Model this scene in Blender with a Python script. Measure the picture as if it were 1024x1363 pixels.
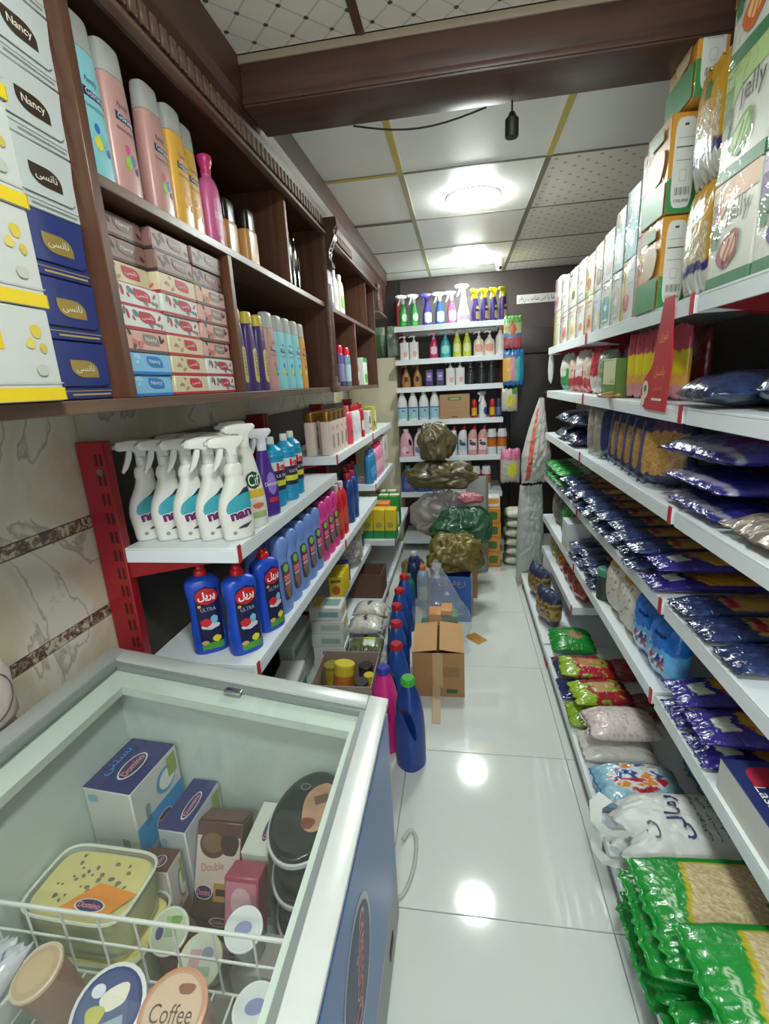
import bpy, bmesh, math, random
from mathutils import Vector, Matrix, noise
random.seed(11)
sc = bpy.context.scene
for o in list(bpy.data.objects): bpy.data.objects.remove(o)
PI = math.pi
# ---------------------------------------------------------------- camera
cam_d = bpy.data.cameras.new('camera'); cam = bpy.data.objects.new('camera', cam_d); sc.collection.objects.link(cam)
cam_d.sensor_fit = 'VERTICAL'; cam_d.sensor_height = 24; cam_d.lens = 636.48 / 1363 * 24; cam_d.clip_start = .01
YAW, PITCH, ROLL, EYE = -.16524, -.26084, -.05316, 1.41
fw = Vector((math.sin(YAW)*math.cos(PITCH), math.cos(YAW)*math.cos(PITCH), math.sin(PITCH)))
rt = fw.cross(Vector((0, 0, 1))).normalized(); up = rt.cross(fw)
r2 = rt*math.cos(ROLL)+up*math.sin(ROLL); u2 = -rt*math.sin(ROLL)+up*math.cos(ROLL)
cam.matrix_world = Matrix(((r2.x, u2.x, -fw.x, 0), (r2.y, u2.y, -fw.y, 0), (r2.z, u2.z, -fw.z, EYE), (0, 0, 0, 1)))
sc.camera = cam
# ---------------------------------------------------------------- world: daylight that enters by the open shop front behind the camera
w = bpy.data.worlds.new('world'); sc.world = w; w.use_nodes = True
w.node_tree.nodes['Background'].inputs[0].default_value = (.92, .97, 1, 1)
w.node_tree.nodes['Background'].inputs[1].default_value = 2.1
sc.view_settings.view_transform = 'Standard'; sc.view_settings.look = 'None'
sc.view_settings.exposure = 0; sc.view_settings.gamma = 1; sc.view_settings.use_curve_mapping = False
# room lamps (lit diffusers, built with the ceiling): two in view, two added out of view to light the front of the shop
LAMP_GLOW = 125
LAMPS = [(.07, 2.66), (.08, 3.9), (.07, .2), (.07, -1.05)]
CEIL = 2.26

# ---------------------------------------------------------------- helpers
def lin(h):
    if not isinstance(h, str): return h
    h = h.lstrip('#'); o = []
    for i in (0, 2, 4):
        c = int(h[i:i+2], 16)/255
        o.append(c/12.92 if c <= .04045 else ((c+.055)/1.055)**2.4)
    return (*o, 1)
MATS = {}
def nodes(m):
    m.use_nodes = True; nt = m.node_tree; return nt, nt.nodes['Principled BSDF']
def mat(h, rough=.45, metal=0, var=.05, scale=30, bump=0, coat=0, emit=0, trans=0, name=None):
    key = (h, rough, metal, var, scale, bump, coat, emit, trans)
    if key in MATS: return MATS[key]
    m = bpy.data.materials.new(name or 'surface_'+str(h).lstrip('#')); nt, b = nodes(m); c = lin(h)
    tc = nt.nodes.new('ShaderNodeTexCoord'); n = nt.nodes.new('ShaderNodeTexNoise'); n.inputs['Scale'].default_value = scale
    nt.links.new(tc.outputs['Object'], n.inputs['Vector'])
    mx = nt.nodes.new('ShaderNodeMix'); mx.data_type = 'RGBA'
    mx.inputs[6].default_value = (*[x*(1-var) for x in c[:3]], 1); mx.inputs[7].default_value = (*[min(1, x*(1+var)) for x in c[:3]], 1)
    nt.links.new(n.outputs['Fac'], mx.inputs[0]); nt.links.new(mx.outputs[2], b.inputs['Base Color'])
    b.inputs['Roughness'].default_value = rough; b.inputs['Metallic'].default_value = metal; b.inputs['Coat Weight'].default_value = coat
    if trans: b.inputs['Transmission Weight'].default_value = trans
    if emit:
        b.inputs['Emission Color'].default_value = c; b.inputs['Emission Strength'].default_value = emit
    if bump:
        bp = nt.nodes.new('ShaderNodeBump'); bp.inputs['Strength'].default_value = bump; bp.inputs['Distance'].default_value = .01
        nt.links.new(n.outputs['Fac'], bp.inputs['Height']); nt.links.new(bp.outputs[0], b.inputs['Normal'])
    MATS[key] = m; return m
def printed(rough=.4, bump=0, scale=60, coat=0):
    key = ('print', rough, bump, scale, coat)
    if key in MATS: return MATS[key]
    m = bpy.data.materials.new('printed_film'); nt, b = nodes(m)
    a = nt.nodes.new('ShaderNodeAttribute'); a.attribute_name = 'Col'; nt.links.new(a.outputs['Color'], b.inputs['Base Color'])
    b.inputs['Roughness'].default_value = rough; b.inputs['Coat Weight'].default_value = coat; b.inputs['Coat Roughness'].default_value = .12
    if bump:
        tc = nt.nodes.new('ShaderNodeTexCoord'); n = nt.nodes.new('ShaderNodeTexNoise'); n.inputs['Scale'].default_value = scale; n.inputs['Distortion'].default_value = 1.2
        nt.links.new(tc.outputs['Object'], n.inputs['Vector'])
        bp = nt.nodes.new('ShaderNodeBump'); bp.inputs['Strength'].default_value = bump; bp.inputs['Distance'].default_value = .01
        nt.links.new(n.outputs['Fac'], bp.inputs['Height']); nt.links.new(bp.outputs[0], b.inputs['Normal'])
    MATS[key] = m; return m
def clear(h='#ffffff', tint=.15, rough=.08, ior=1.4, bump=0, name='clear_plastic'):
    key = ('clear', h, tint, rough, ior, bump)
    if key in MATS: return MATS[key]
    m = bpy.data.materials.new(name); m.use_nodes = True; nt = m.node_tree; nt.nodes.clear()
    out = nt.nodes.new('ShaderNodeOutputMaterial'); t = nt.nodes.new('ShaderNodeBsdfTransparent'); d = nt.nodes.new('ShaderNodeBsdfDiffuse')
    g = nt.nodes.new('ShaderNodeBsdfGlossy'); g.inputs['Roughness'].default_value = rough; fr = nt.nodes.new('ShaderNodeFresnel'); fr.inputs[0].default_value = ior
    d.inputs[0].default_value = lin(h); m1 = nt.nodes.new('ShaderNodeMixShader'); m1.inputs[0].default_value = tint
    m2 = nt.nodes.new('ShaderNodeMixShader'); L = nt.links.new
    ge = nt.nodes.new('ShaderNodeNewGeometry'); fs = nt.nodes.new('ShaderNodeMath'); fs.operation = 'SUBTRACT'; fs.use_clamp = True
    L(fr.outputs[0], fs.inputs[0]); L(ge.outputs['Backfacing'], fs.inputs[1])
    L(t.outputs[0], m1.inputs[1]); L(d.outputs[0], m1.inputs[2]); L(fs.outputs[0], m2.inputs[0]); L(m1.outputs[0], m2.inputs[1]); L(g.outputs[0], m2.inputs[2]); L(m2.outputs[0], out.inputs[0])
    if bump:
        tc = nt.nodes.new('ShaderNodeTexCoord'); n = nt.nodes.new('ShaderNodeTexNoise'); n.inputs['Scale'].default_value = 25; n.inputs['Distortion'].default_value = 1.5
        bp = nt.nodes.new('ShaderNodeBump'); bp.inputs['Strength'].default_value = bump; bp.inputs['Distance'].default_value = .02
        L(tc.outputs['Object'], n.inputs['Vector']); L(n.outputs['Fac'], bp.inputs['Height']); L(bp.outputs[0], g.inputs['Normal']); L(bp.outputs[0], d.inputs['Normal']); L(bp.outputs[0], fr.inputs['Normal'])
    MATS[key] = m; return m
def wood(name, a, b, rough=.4, axis=1):
    m = bpy.data.materials.new(name); nt, bs = nodes(m); tc = nt.nodes.new('ShaderNodeTexCoord'); mp = nt.nodes.new('ShaderNodeMapping')
    s = [26, 26, 26]; s[axis] = 1.6; mp.inputs['Scale'].default_value = s
    n = nt.nodes.new('ShaderNodeTexNoise'); n.inputs['Scale'].default_value = 1.5; n.inputs['Detail'].default_value = 6; n.inputs['Distortion'].default_value = .7
    r = nt.nodes.new('ShaderNodeValToRGB'); r.color_ramp.elements[0].color = lin(a); r.color_ramp.elements[1].color = lin(b)
    r.color_ramp.elements[0].position = .3; r.color_ramp.elements[1].position = .7
    L = nt.links.new; L(tc.outputs['Object'], mp.inputs[0]); L(mp.outputs[0], n.inputs['Vector']); L(n.outputs['Fac'], r.inputs[0]); L(r.outputs[0], bs.inputs['Base Color'])
    bs.inputs['Roughness'].default_value = rough; return m
# geometry: every shape is (verts, faces)
def box(x0, x1, y0, y1, z0, z1):
    return ([(x0,y0,z0),(x1,y0,z0),(x1,y1,z0),(x0,y1,z0),(x0,y0,z1),(x1,y0,z1),(x1,y1,z1),(x0,y1,z1)],
            [(0,3,2,1),(4,5,6,7),(0,1,5,4),(1,2,6,5),(2,3,7,6),(3,0,4,7)])
def rbox(x0, x1, y0, y1, z0, z1, r=.003, seg=2):
    bm = bmesh.new(); v, f = box(x0, x1, y0, y1, z0, z1); vs = [bm.verts.new(p) for p in v]
    for q in f: bm.faces.new([vs[i] for i in q])
    bmesh.ops.bevel(bm, geom=list(bm.edges), offset=r, segments=seg, profile=.5, affect='EDGES'); return frombm(bm)
def frombm(bm):
    bm.verts.index_update(); o = ([tuple(v.co) for v in bm.verts], [tuple(v.index for v in f.verts) for f in bm.faces]); bm.free(); return o
def join(*ss):
    V, F = [], []
    for v, f in ss:
        n = len(V); V += list(v); F += [tuple(i+n for i in q) for q in f]
    return V, F
def xf(s, m):
    return [tuple(m @ Vector(p)) for p in s[0]], s[1]
def tr(s, x=0, y=0, z=0): return [(a+x, b+y, c+z) for a, b, c in s[0]], s[1]
def prism(poly, d0, d1, axis='y'):
    """polygon in the plane across `axis`, thick from d0 to d1"""
    n = len(poly)
    P = {'y': lambda a, b, d: (a, d, b), 'x': lambda a, b, d: (d, a, b), 'z': lambda a, b, d: (a, b, d)}[axis]
    V = [P(a, b, d0) for a, b in poly]+[P(a, b, d1) for a, b in poly]
    F = [tuple(range(n)), tuple(range(2*n-1, n-1, -1))]+[(i, i+n, (i+1) % n+n, (i+1) % n) for i in range(n)]
    return V, F
def smoothprof(pr, k=4):
    out = []
    for i in range(len(pr)-1):
        p0, p1, p2, p3 = pr[max(i-1, 0)], pr[i], pr[i+1], pr[min(i+2, len(pr)-1)]
        for j in range(k):
            t = j/k; q = []
            for a, b, c, d in zip(p0, p1, p2, p3):
                m1, m2 = (c-a)/2, (d-b)/2
                h = (2*t**3-3*t*t+1)*b+(t**3-2*t*t+t)*m1+(-2*t**3+3*t*t)*c+(t**3-t*t)*m2
                q.append(min(max(h, min(b, c)), max(b, c)))
            out.append(tuple(q))
    out.append(tuple(pr[-1])); return out
def ringpt(t, rx, ry, p):
    c, s = math.cos(t), math.sin(t)
    return math.copysign(abs(c)**(2/p), c)*rx, math.copysign(abs(s)**(2/p), s)*ry
def loft(secs, n=24, p=2.0, cap=True):
    """secs: (z, rx, ry[, ox, oy])"""
    V, F = [], []
    for s in secs:
        ox, oy = (s[3], s[4]) if len(s) > 4 else (0, 0)
        for i in range(n):
            a, b = ringpt(2*PI*i/n, s[1], s[2], p); V.append((a+ox, b+oy, s[0]))
    for k in range(len(secs)-1):
        for i in range(n):
            j = (i+1) % n; F.append((k*n+i, k*n+j, k*n+n+j, k*n+n+i))
    if cap: F += [tuple(range(n-1, -1, -1)), tuple(range((len(secs)-1)*n, len(secs)*n))]
    return V, F
def cyl(r, z0, z1, n=20, x=0, y=0, e=0):
    if e: return tr(loft([(z0, r-e, r-e), (z0+e, r, r), (z1-e, r, r), (z1, r-e, r-e)], n), x, y)
    return tr(loft([(z0, r, r), (z1, r, r)], n), x, y)
def tube(path, r, n=8, closed=False):
    V, F = [], []; P = [Vector(p) for p in path]; m = len(P)
    for i, p in enumerate(P):
        d = (P[(i+1) % m]-P[i-1]) if closed else (P[min(i+1, m-1)]-P[max(i-1, 0)])
        d.normalize(); a = d.orthogonal().normalized() if abs(d.z) > .95 else d.cross(Vector((0, 0, 1))).normalized(); b = d.cross(a)
        for k in range(n):
            t = 2*PI*k/n; V.append(tuple(p+(a*math.cos(t)+b*math.sin(t))*r))
    for i in range(m if closed else m-1):
        for k in range(n):
            j = (k+1) % n; i2 = (i+1) % m; F.append((i*n+k, i*n+j, i2*n+j, i2*n+k))
    if not closed: F += [tuple(range(n-1, -1, -1)), tuple(range((m-1)*n, m*n))]
    return V, F
def sphere(r, n=16, m=10, z=0):
    return loft([(z+r*math.sin(-PI/2+PI*(k+.02)/(m+.04)), r*math.cos(-PI/2+PI*(k+.02)/(m+.04)), r*math.cos(-PI/2+PI*(k+.02)/(m+.04))) for k in range(m+1)], n)
def mk(shape, m, cols=None, smooth=True, angle=38, name='mesh'):
    me = bpy.data.meshes.new(name); me.from_pydata(shape[0], [], shape[1]); me.update()
    me.materials.append(m)
    if cols:
        at = me.color_attributes.new('Col', 'FLOAT_COLOR', 'POINT')
        at.data.foreach_set('color', [x for c in cols for x in lin(c)])
    bm = bmesh.new(); bm.from_mesh(me); bmesh.ops.recalc_face_normals(bm, faces=bm.faces); bm.to_mesh(me); bm.free()
    if smooth:
        me.shade_smooth(); me.set_sharp_from_angle(angle=math.radians(angle))
    return me
def obj(name, shape, m, parent=None, loc=(0,0,0), rot=(0,0,0), cols=None, smooth=True, label=None, angle=38):
    me = shape if isinstance(shape, bpy.types.Mesh) else mk(shape, m, cols, smooth, angle, name)
    o = bpy.data.objects.new(name, me); sc.collection.objects.link(o); o.location = loc; o.rotation_euler = rot
    if parent: o.parent = parent
    if label: o['label'] = label
    return o
def tag(o, label, cat, group=None):
    o['label'] = label; o['category'] = cat
    if group: o['group'] = group
    return o
def thing(name, label, cat, group=None, loc=(0,0,0), rz=0):
    o = bpy.data.objects.new(name, None); o.empty_display_size = .02; sc.collection.objects.link(o)
    o.location = loc; o.rotation_euler = (0, 0, rz); return tag(o, label, cat, group)
def struct(name, shape, m, parent=None, **k):
    o = obj(name, shape, m, parent, **k)
    if not parent: o['kind'] = 'structure'
    return o
KIDS = {}
def dup(root):
    r = root.copy(); sc.collection.objects.link(r)
    def rec(a, b):
        for ch in [c for c in bpy.data.objects if c.parent == a] if a.name not in KIDS else KIDS[a.name]:
            c = ch.copy(); sc.collection.objects.link(c); c.parent = b; rec(ch, c)
    rec(root, r); return r
def freeze(root):
    def rec(a):
        KIDS[a.name] = list(a.children)
        for c in KIDS[a.name]: rec(c)
    rec(root)
USED = set()
def place(proto, x, y, z, rz=0, label=None, rx=0, ry=0, group=None, s=None):
    if proto.name in USED: o = dup(proto)
    else:
        USED.add(proto.name); freeze(proto); o = proto
    o.location = (x, y, z+.0008); o.rotation_euler = (rx, ry, rz)
    if s: o.scale = s if not isinstance(s, (int, float)) else (s, s, s)
    if label: o['label'] = label
    if group: o['group'] = group
    return o
# lettering
AR = {'ا':'ﺍﺎﺍﺎ','ب':'ﺏﺐﺑﺒ','پ':'ﭖﭗﭘﭙ','ت':'ﺕﺖﺗﺘ','د':'ﺩﺪﺩﺪ','ر':'ﺭﺮﺭﺮ','ز':'ﺯﺰﺯﺰ','س':'ﺱﺲﺳﺴ','ش':'ﺵﺶﺷﺸ','ف':'ﻑﻒﻓﻔ','ل':'ﻝﻞﻟﻠ','م':'ﻡﻢﻣﻤ','ن':'ﻥﻦﻧﻨ','و':'ﻭﻮﻭﻮ','ی':'ﯼﯽﯾﯿ','ک':'ﮎﮏﮐﮑ','گ':'ﮒﮓﮔﮕ','ه':'ﻩﻪﻫﻬ','خ':'ﺥﺦﺧﺨ','ح':'ﺡﺢﺣﺤ','چ':'ﭺﭻﭼﭽ','ص':'ﺹﺺﺻﺼ','ئ':'ﺉﺊﺋﺌ','ق':'ﻕﻖﻗﻘ'}
NOJOIN = set('ادرزو ')
def persian(s):
    o = []
    for i, ch in enumerate(s):
        if ch not in AR: o.append(ch); continue
        pj = i > 0 and s[i-1] in AR and s[i-1] not in NOJOIN; nj = i+1 < len(s) and s[i+1] in AR and ch not in NOJOIN
        o.append(AR[ch][{(0,0):0,(1,0):1,(0,1):2,(1,1):3}[(int(pj), int(nj))]])
    return ''.join(reversed(o))
TC = {}
def text_geo(s, shear=0, bold=0):
    key = (s, shear, bold)
    if key in TC: return TC[key]
    t = persian(s) if any(c in AR for c in s) else s
    cu = bpy.data.curves.new('lettering', 'FONT'); cu.body = t; cu.size = 1; cu.align_x = 'LEFT'; cu.resolution_u = 3; cu.shear = shear; cu.offset = bold; cu.fill_mode = 'FRONT'
    o = bpy.data.objects.new('lettering_tmp', cu); sc.collection.objects.link(o)
    dg = bpy.context.evaluated_depsgraph_get(); me = o.evaluated_get(dg).to_mesh()
    V = [tuple(v.co) for v in me.vertices]; F = [tuple(p.vertices) for p in me.polygons]
    o.evaluated_get(dg).to_mesh_clear(); bpy.data.objects.remove(o); bpy.data.curves.remove(cu)
    if V:
        x0, x1 = min(v[0] for v in V), max(v[0] for v in V); y0, y1 = min(v[1] for v in V), max(v[1] for v in V)
        V = [((v[0]-(x0+x1)/2), (v[1]-(y0+y1)/2)) for v in V]; TC[key] = (V, F, max(x1-x0, 1e-4), max(y1-y0, 1e-4))
    else: TC[key] = ([(0,0),(.1,0),(0,.1)], [(0,1,2)], .1, .1)
    return TC[key]
def flat_text(parent, s, m, o, ex, ey, w, h=None, rot=0, name='lettering', bold=0, shear=0):
    """lettering on a flat face: o centre, ex / ey unit directions, fitted to width w (and height h)"""
    V, F, tw, th = text_geo(s, shear, bold); k = w/tw; ky = h/th if h else k
    ex, ey, o = Vector(ex), Vector(ey), Vector(o); c, sn = math.cos(rot), math.sin(rot)
    P = []
    for a, b in V:
        a, b = a*k, b*ky; a, b = a*c-b*sn, a*sn+b*c; P.append(tuple(o+ex*a+ey*b))
    return obj(name, (P, F), m, parent, smooth=False)
def outline(kind, w, h, n=20):
    if kind == 'rect': return [(-w/2,-h/2),(w/2,-h/2),(w/2,h/2),(-w/2,h/2)]
    if kind == 'ell': return [(w/2*math.cos(2*PI*i/n), h/2*math.sin(2*PI*i/n)) for i in range(n)]
    if kind == 'rr': return [tuple(a) for a in (ringpt(2*PI*i/n, w/2, h/2, 5) for i in range(n))]
    if kind == 'leaf':     # two opposite corners sharp, two rounded
        P = [(-w/2, h/2)]
        P += [(-w/2+w*.45*(1-math.cos(t)), -h/2+h*.6*(1-math.sin(t))) for t in [PI/2*i/6 for i in range(7)]]
        P += [(w/2, -h/2)]
        P += [(w/2-w*.45*(1-math.cos(t)), h/2-h*.6*(1-math.sin(t))) for t in [PI/2*i/6 for i in range(7)]]
        return P
    if kind == 'star':
        return [((w/2 if i % 2 == 0 else w*.3)*math.cos(PI*i/8+.2), (h/2 if i % 2 == 0 else h*.3)*math.sin(PI*i/8+.2)) for i in range(16)]
    if kind == 'crown': return [(-w/2,-h/2),(w/2,-h/2),(w/2,h/2),(w*.3,h*.12),(w*.1,h/2),(-w*.12,h*.1),(-w*.3,h/2),(-w/2,0)]
    if kind == 'bean':
        return [(w/2*math.cos(t)*(1+.12*math.sin(3*t)), h/2*math.sin(t)*(1+.15*math.cos(2*t))) for t in [2*PI*i/n for i in range(n)]]
    return kind
def flat_shape(parent, kind, m, o, ex, ey, w, h, rot=0, name='printed_panel'):
    ex, ey, o = Vector(ex), Vector(ey), Vector(o); c, s = math.cos(rot), math.sin(rot)
    P = [tuple(o+ex*(a*c-b*s)+ey*(a*s+b*c)) for a, b in outline(kind, w, h)]
    return obj(name, (P, [tuple(range(len(P)))]), m, parent, smooth=False)
INK = lambda h: mat(h, .45, var=.02)
def face_frame(f, W, D, H, lift):
    return {'F': (Vector((0, -D/2-lift, H/2)), Vector((1,0,0)), Vector((0,0,1)), W, H), 'K': (Vector((0, D/2+lift, H/2)), Vector((-1,0,0)), Vector((0,0,1)), W, H),
            'L': (Vector((-W/2-lift, 0, H/2)), Vector((0,-1,0)), Vector((0,0,1)), D, H), 'R': (Vector((W/2+lift, 0, H/2)), Vector((0,1,0)), Vector((0,0,1)), D, H),
            'T': (Vector((0, 0, H+lift)), Vector((1,0,0)), Vector((0,1,0)), W, D)}[f]
def carton(name, label, cat, size, base, art=(), group=None, rough=.4, r=.0025, thingroot=True):
    """printed box, front at -Y. art: (face, shape or 'txt:...', u, v, w, h, colour[, rot]) in fractions of the face"""
    W, D, H = size; t = thing(name, label, cat, group)
    obj('body', rbox(-W/2, W/2, -D/2, D/2, 0, H, r, 1), mat(base, rough, var=.03), t)
    for i, a in enumerate(art):
        f, sh, u, v, ww, hh, c = a[:7]; rot = a[7] if len(a) > 7 else 0
        o, ex, ey, FW, FH = face_frame(f, W, D, H, .0004+.00025*i)
        p = o+ex*(u*FW)+ey*(v*FH)
        if isinstance(sh, str) and sh.startswith('txt:'): flat_text(t, sh[4:], INK(c), p, ex, ey, ww*FW, hh*FH if hh else None, rot)
        else: flat_shape(t, sh, INK(c), p, ex, ey, ww*FW, hh*FH, rot)
    return t
# bottles
class Surf:
    """lofted body: S(t, z) -> point; t is the angle, -90 deg is the front (-Y)"""
    def __init__(s, secs, p): s.secs, s.p = secs, p
    def at(s, t, z, lift=0):
        S = s.secs
        for a, b in zip(S[:-1], S[1:]):
            if z <= b[0] or b is S[-1]:
                k = min(max((z-a[0])/max(b[0]-a[0], 1e-6), 0), 1); q = [a[i]+(b[i]-a[i])*k for i in range(len(a))]
                x, y = ringpt(t, q[1]+lift, q[2]+lift, s.p)
                return (x+(q[3] if len(q) > 4 else 0), y+(q[4] if len(q) > 4 else 0), z)
    def front(s, x, z, lift):
        """point of the front face at width x, height z"""
        S = s.secs
        for a, b in zip(S[:-1], S[1:]):
            if z <= b[0] or b is S[-1]:
                k = min(max((z-a[0])/max(b[0]-a[0], 1e-6), 0), 1); q = [a[i]+(b[i]-a[i])*k for i in range(len(a))]
                ox, oy = (q[3], q[4]) if len(q) > 4 else (0, 0)
                u = min(max((x-ox)/q[1], -1), 1); y = q[2]*(1-abs(u)**s.p)**(1/s.p)
                return (x, oy-y-lift, z)
def wrap_shape(parent, surf, kind, m, x, z, w, h, lift=.0006, rot=0, name='label', n=14):
    """a label patch that follows the bottle's front"""
    P = outline(kind, w, h, 28); c, s = math.cos(rot), math.sin(rot); P = [(a*c-b*s+x, a*s+b*c+z) for a, b in P]
    z0, z1 = min(p[1] for p in P), max(p[1] for p in P); V, F = [], []; nz = max(4, min(20, int((z1-z0)/.006)))
    for k in range(nz+1):
        zz = z0+(z1-z0)*(k+.001)/(nz+.002); X = []
        for i in range(len(P)):
            (a, b), (d, e) = P[i], P[(i+1) % len(P)]
            if (b-zz)*(e-zz) <= 0 and b != e: X.append(a+(d-a)*(zz-b)/(e-b))
        l, r = (min(X), max(X)) if X else (x, x)
        V += [surf.front(l+(r-l)*i/n, zz, lift) for i in range(n+1)]
    for k in range(nz):
        for i in range(n): q = k*(n+1)+i; F.append((q, q+1, q+n+2, q+n+1))
    return obj(name, (V, F), m, parent, angle=80)
def wrap_text(parent, surf, s, m, x, z, w, h=None, lift=.0012, rot=0, name='lettering', bold=0, shear=0):
    V, F, tw, th = text_geo(s, shear, bold); k = w/tw; ky = h/th if h else k; c, sn = math.cos(rot), math.sin(rot); P = []
    for a, b in V:
        a, b = a*k, b*ky; P.append(surf.front(x+a*c-b*sn, z+a*sn+b*c, lift))
    return obj(name, (P, F), m, parent, smooth=False)
def spray_head(parent, z, m, m2=None, s=1.0, ox=0, trig=None):
    """collar, housing and trigger; nozzle points to -X"""
    obj('collar', tr(join(cyl(.0145*s, z, z+.022*s, 18, e=.001)), ox), m2 or m, parent)
    hp = [(-.012,.018),(.012,.018),(.013,.034),(.034,.05),(.036,.058),(.028,.064),(-.02,.066),(-.05,.062),(-.056,.056),(-.055,.044),(-.048,.04),(-.026,.04),(-.014,.034)]
    h = obj('trigger_head', bev_prism([(ox+a*s, z+b*s) for a, b in hp], .011*s), m, parent)
    tp = [(-.03,.041),(-.018,.04),(-.022,.02),(-.034,-.004),(-.046,-.016),(-.05,-.01),(-.04,.012)]
    obj('trigger', bev_prism([(ox+a*s, z+b*s) for a, b in tp], .006*s), trig or m, h)
    noz = xf(cyl(.006*s, 0, .007*s, 10), Matrix.Translation((ox-.055*s, 0, z+.051*s)) @ Matrix.Rotation(-PI/2, 4, 'Y'))
    obj('nozzle', noz, m2 or m, h)
def bev_prism(poly, half, r=.25):
    """prism along Y whose rims are chamfered"""
    cx = sum(a for a, b in poly)/len(poly); cz = sum(b for a, b in poly)/len(poly); n = len(poly); V = []
    for d, k in ((-half, .86), (-half*.65, 1), (half*.65, 1), (half, .86)):
        V += [(cx+(a-cx)*k, d, cz+(b-cz)*k) for a, b in poly]
    F = [tuple(range(n)), tuple(range(4*n-1, 3*n-1, -1))]
    for k in range(3): F += [(k*n+i, k*n+(i+1) % n, k*n+n+(i+1) % n, k*n+n+i) for i in range(n)]
    return V, F
def pump_head(parent, z, m, s=1.0, rz=0):
    obj('collar', cyl(.013*s, z, z+.014*s, 16, e=.001), m, parent)
    st = obj('pump_stem', cyl(.005*s, z+.014*s, z+.036*s, 10), m, parent)
    sp = join(tr(loft([(z+.034*s, .012*s, .008*s), (z+.04*s, .013*s, .009*s), (z+.046*s, .010*s, .007*s)], 12)), tube([(0, 0, z+.041*s), (-.02*s, 0, z+.043*s), (-.034*s, 0, z+.04*s), (-.038*s, 0, z+.032*s)], .0045*s, 8))
    obj('pump_spout', xf(sp, Matrix.Rotation(rz, 4, 'Z')), m, parent)
# pillow bags
def pillow(w, l, t, seed=0, nu=26, nv=34, crimp=.05, wr=.1, colf=None, flat=.6, sag=0, puff=.5):
    """lying bag: width X, length Y (front end at -Y), thickness Z, resting on z = 0"""
    V, F, C = [], [], []; rnd = Vector((seed*3.1, seed*1.7, seed*.9))
    for side in (1, -1):
        for j in range(nv+1):
            v = -1+2*j/nv
            for i in range(nu+1):
                u = -1+2*i/nu; av = min(1, max(0, (1-abs(v))/(1-(1-crimp*2)))) if crimp else 1
                e = max(0, 1-abs(v)/(1-crimp)) if abs(v) < 1-crimp else 0
                th = (1-abs(u)**2.6)**puff*(1-(1-e)**3.2)**.7
                q = Vector((u*w*9, v*l*9, side*2.0))+rnd
                n1 = noise.noise(q*2.2); n2 = 1-abs(noise.noise(q*4.5+Vector((7, 3, 1))))*2
                wrk = wr*(.55*n1+.45*n2)
                z = side*t*(th*(.5 if side > 0 else .5*flat)+th**.5*wrk*.6)
                edge = noise.noise(Vector((u*4, v*4, 9))+rnd)*.012*wr*10
                x = u*w/2*(1-.06*(1-e)**4)+edge*w*.35; y = v*l/2+noise.noise(Vector((u*7, v*2, 4))+rnd)*.012
                if e == 0: z += noise.noise(Vector((u*6, v*9, 2))+rnd)*t*.12
                z += sag*(-abs(v)**3)*t
                V.append((x, y, z)); C.append(lin(colf(u, v, side) if colf else '#cccccc'))
    N = (nu+1)*(nv+1)
    for s in (0, 1):
        for j in range(nv):
            for i in range(nu):
                q = s*N+j*(nu+1)+i; f = (q, q+1, q+nu+2, q+nu+1); F.append(f if s == 0 else f[::-1])
    z0 = min(v[2] for v in V)
    return [(a, b, c-z0) for a, b, c in V], F, C
def bag(name, label, cat, size, colf, m=None, seed=0, group=None, **k):
    V, F, C = pillow(*size, seed=seed, colf=colf, **k)
    o = bpy.data.objects.new(name, mkbag(V, F, C, m or printed(.3, .25, 40, .4), name)); sc.collection.objects.link(o)
    return tag(o, label, cat, group)
def mkbag(V, F, C, m, name):
    me = bpy.data.meshes.new(name); me.from_pydata(V, [], F); me.materials.append(m)
    at = me.color_attributes.new('Col', 'FLOAT_COLOR', 'POINT'); at.data.foreach_set('color', [x for c in C for x in c])
    bm = bmesh.new(); bm.from_mesh(me); bmesh.ops.remove_doubles(bm, verts=bm.verts, dist=.00005); bmesh.ops.recalc_face_normals(bm, faces=bm.faces); bm.to_mesh(me); bm.free()
    me.shade_smooth(); return me
def stand(V):   # lying bag to standing: front (top face) to -Y, -Y end to the bottom
    return [(x, -z, y) for x, y, z in V]
def pouch(name, label, cat, size, colf, m=None, seed=0, group=None, **k):
    k.setdefault('flat', 1.0); V, F, C = pillow(*size, seed=seed, colf=colf, **k); V = stand(V)
    z0 = min(v[2] for v in V); yc = (min(v[1] for v in V)+max(v[1] for v in V))/2; V = [(a, b-yc, c-z0) for a, b, c in V]
    o = bpy.data.objects.new(name, mkbag(V, F, C, m or printed(.3, .25, 40, .4), name)); sc.collection.objects.link(o)
    return tag(o, label, cat, group)
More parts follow.
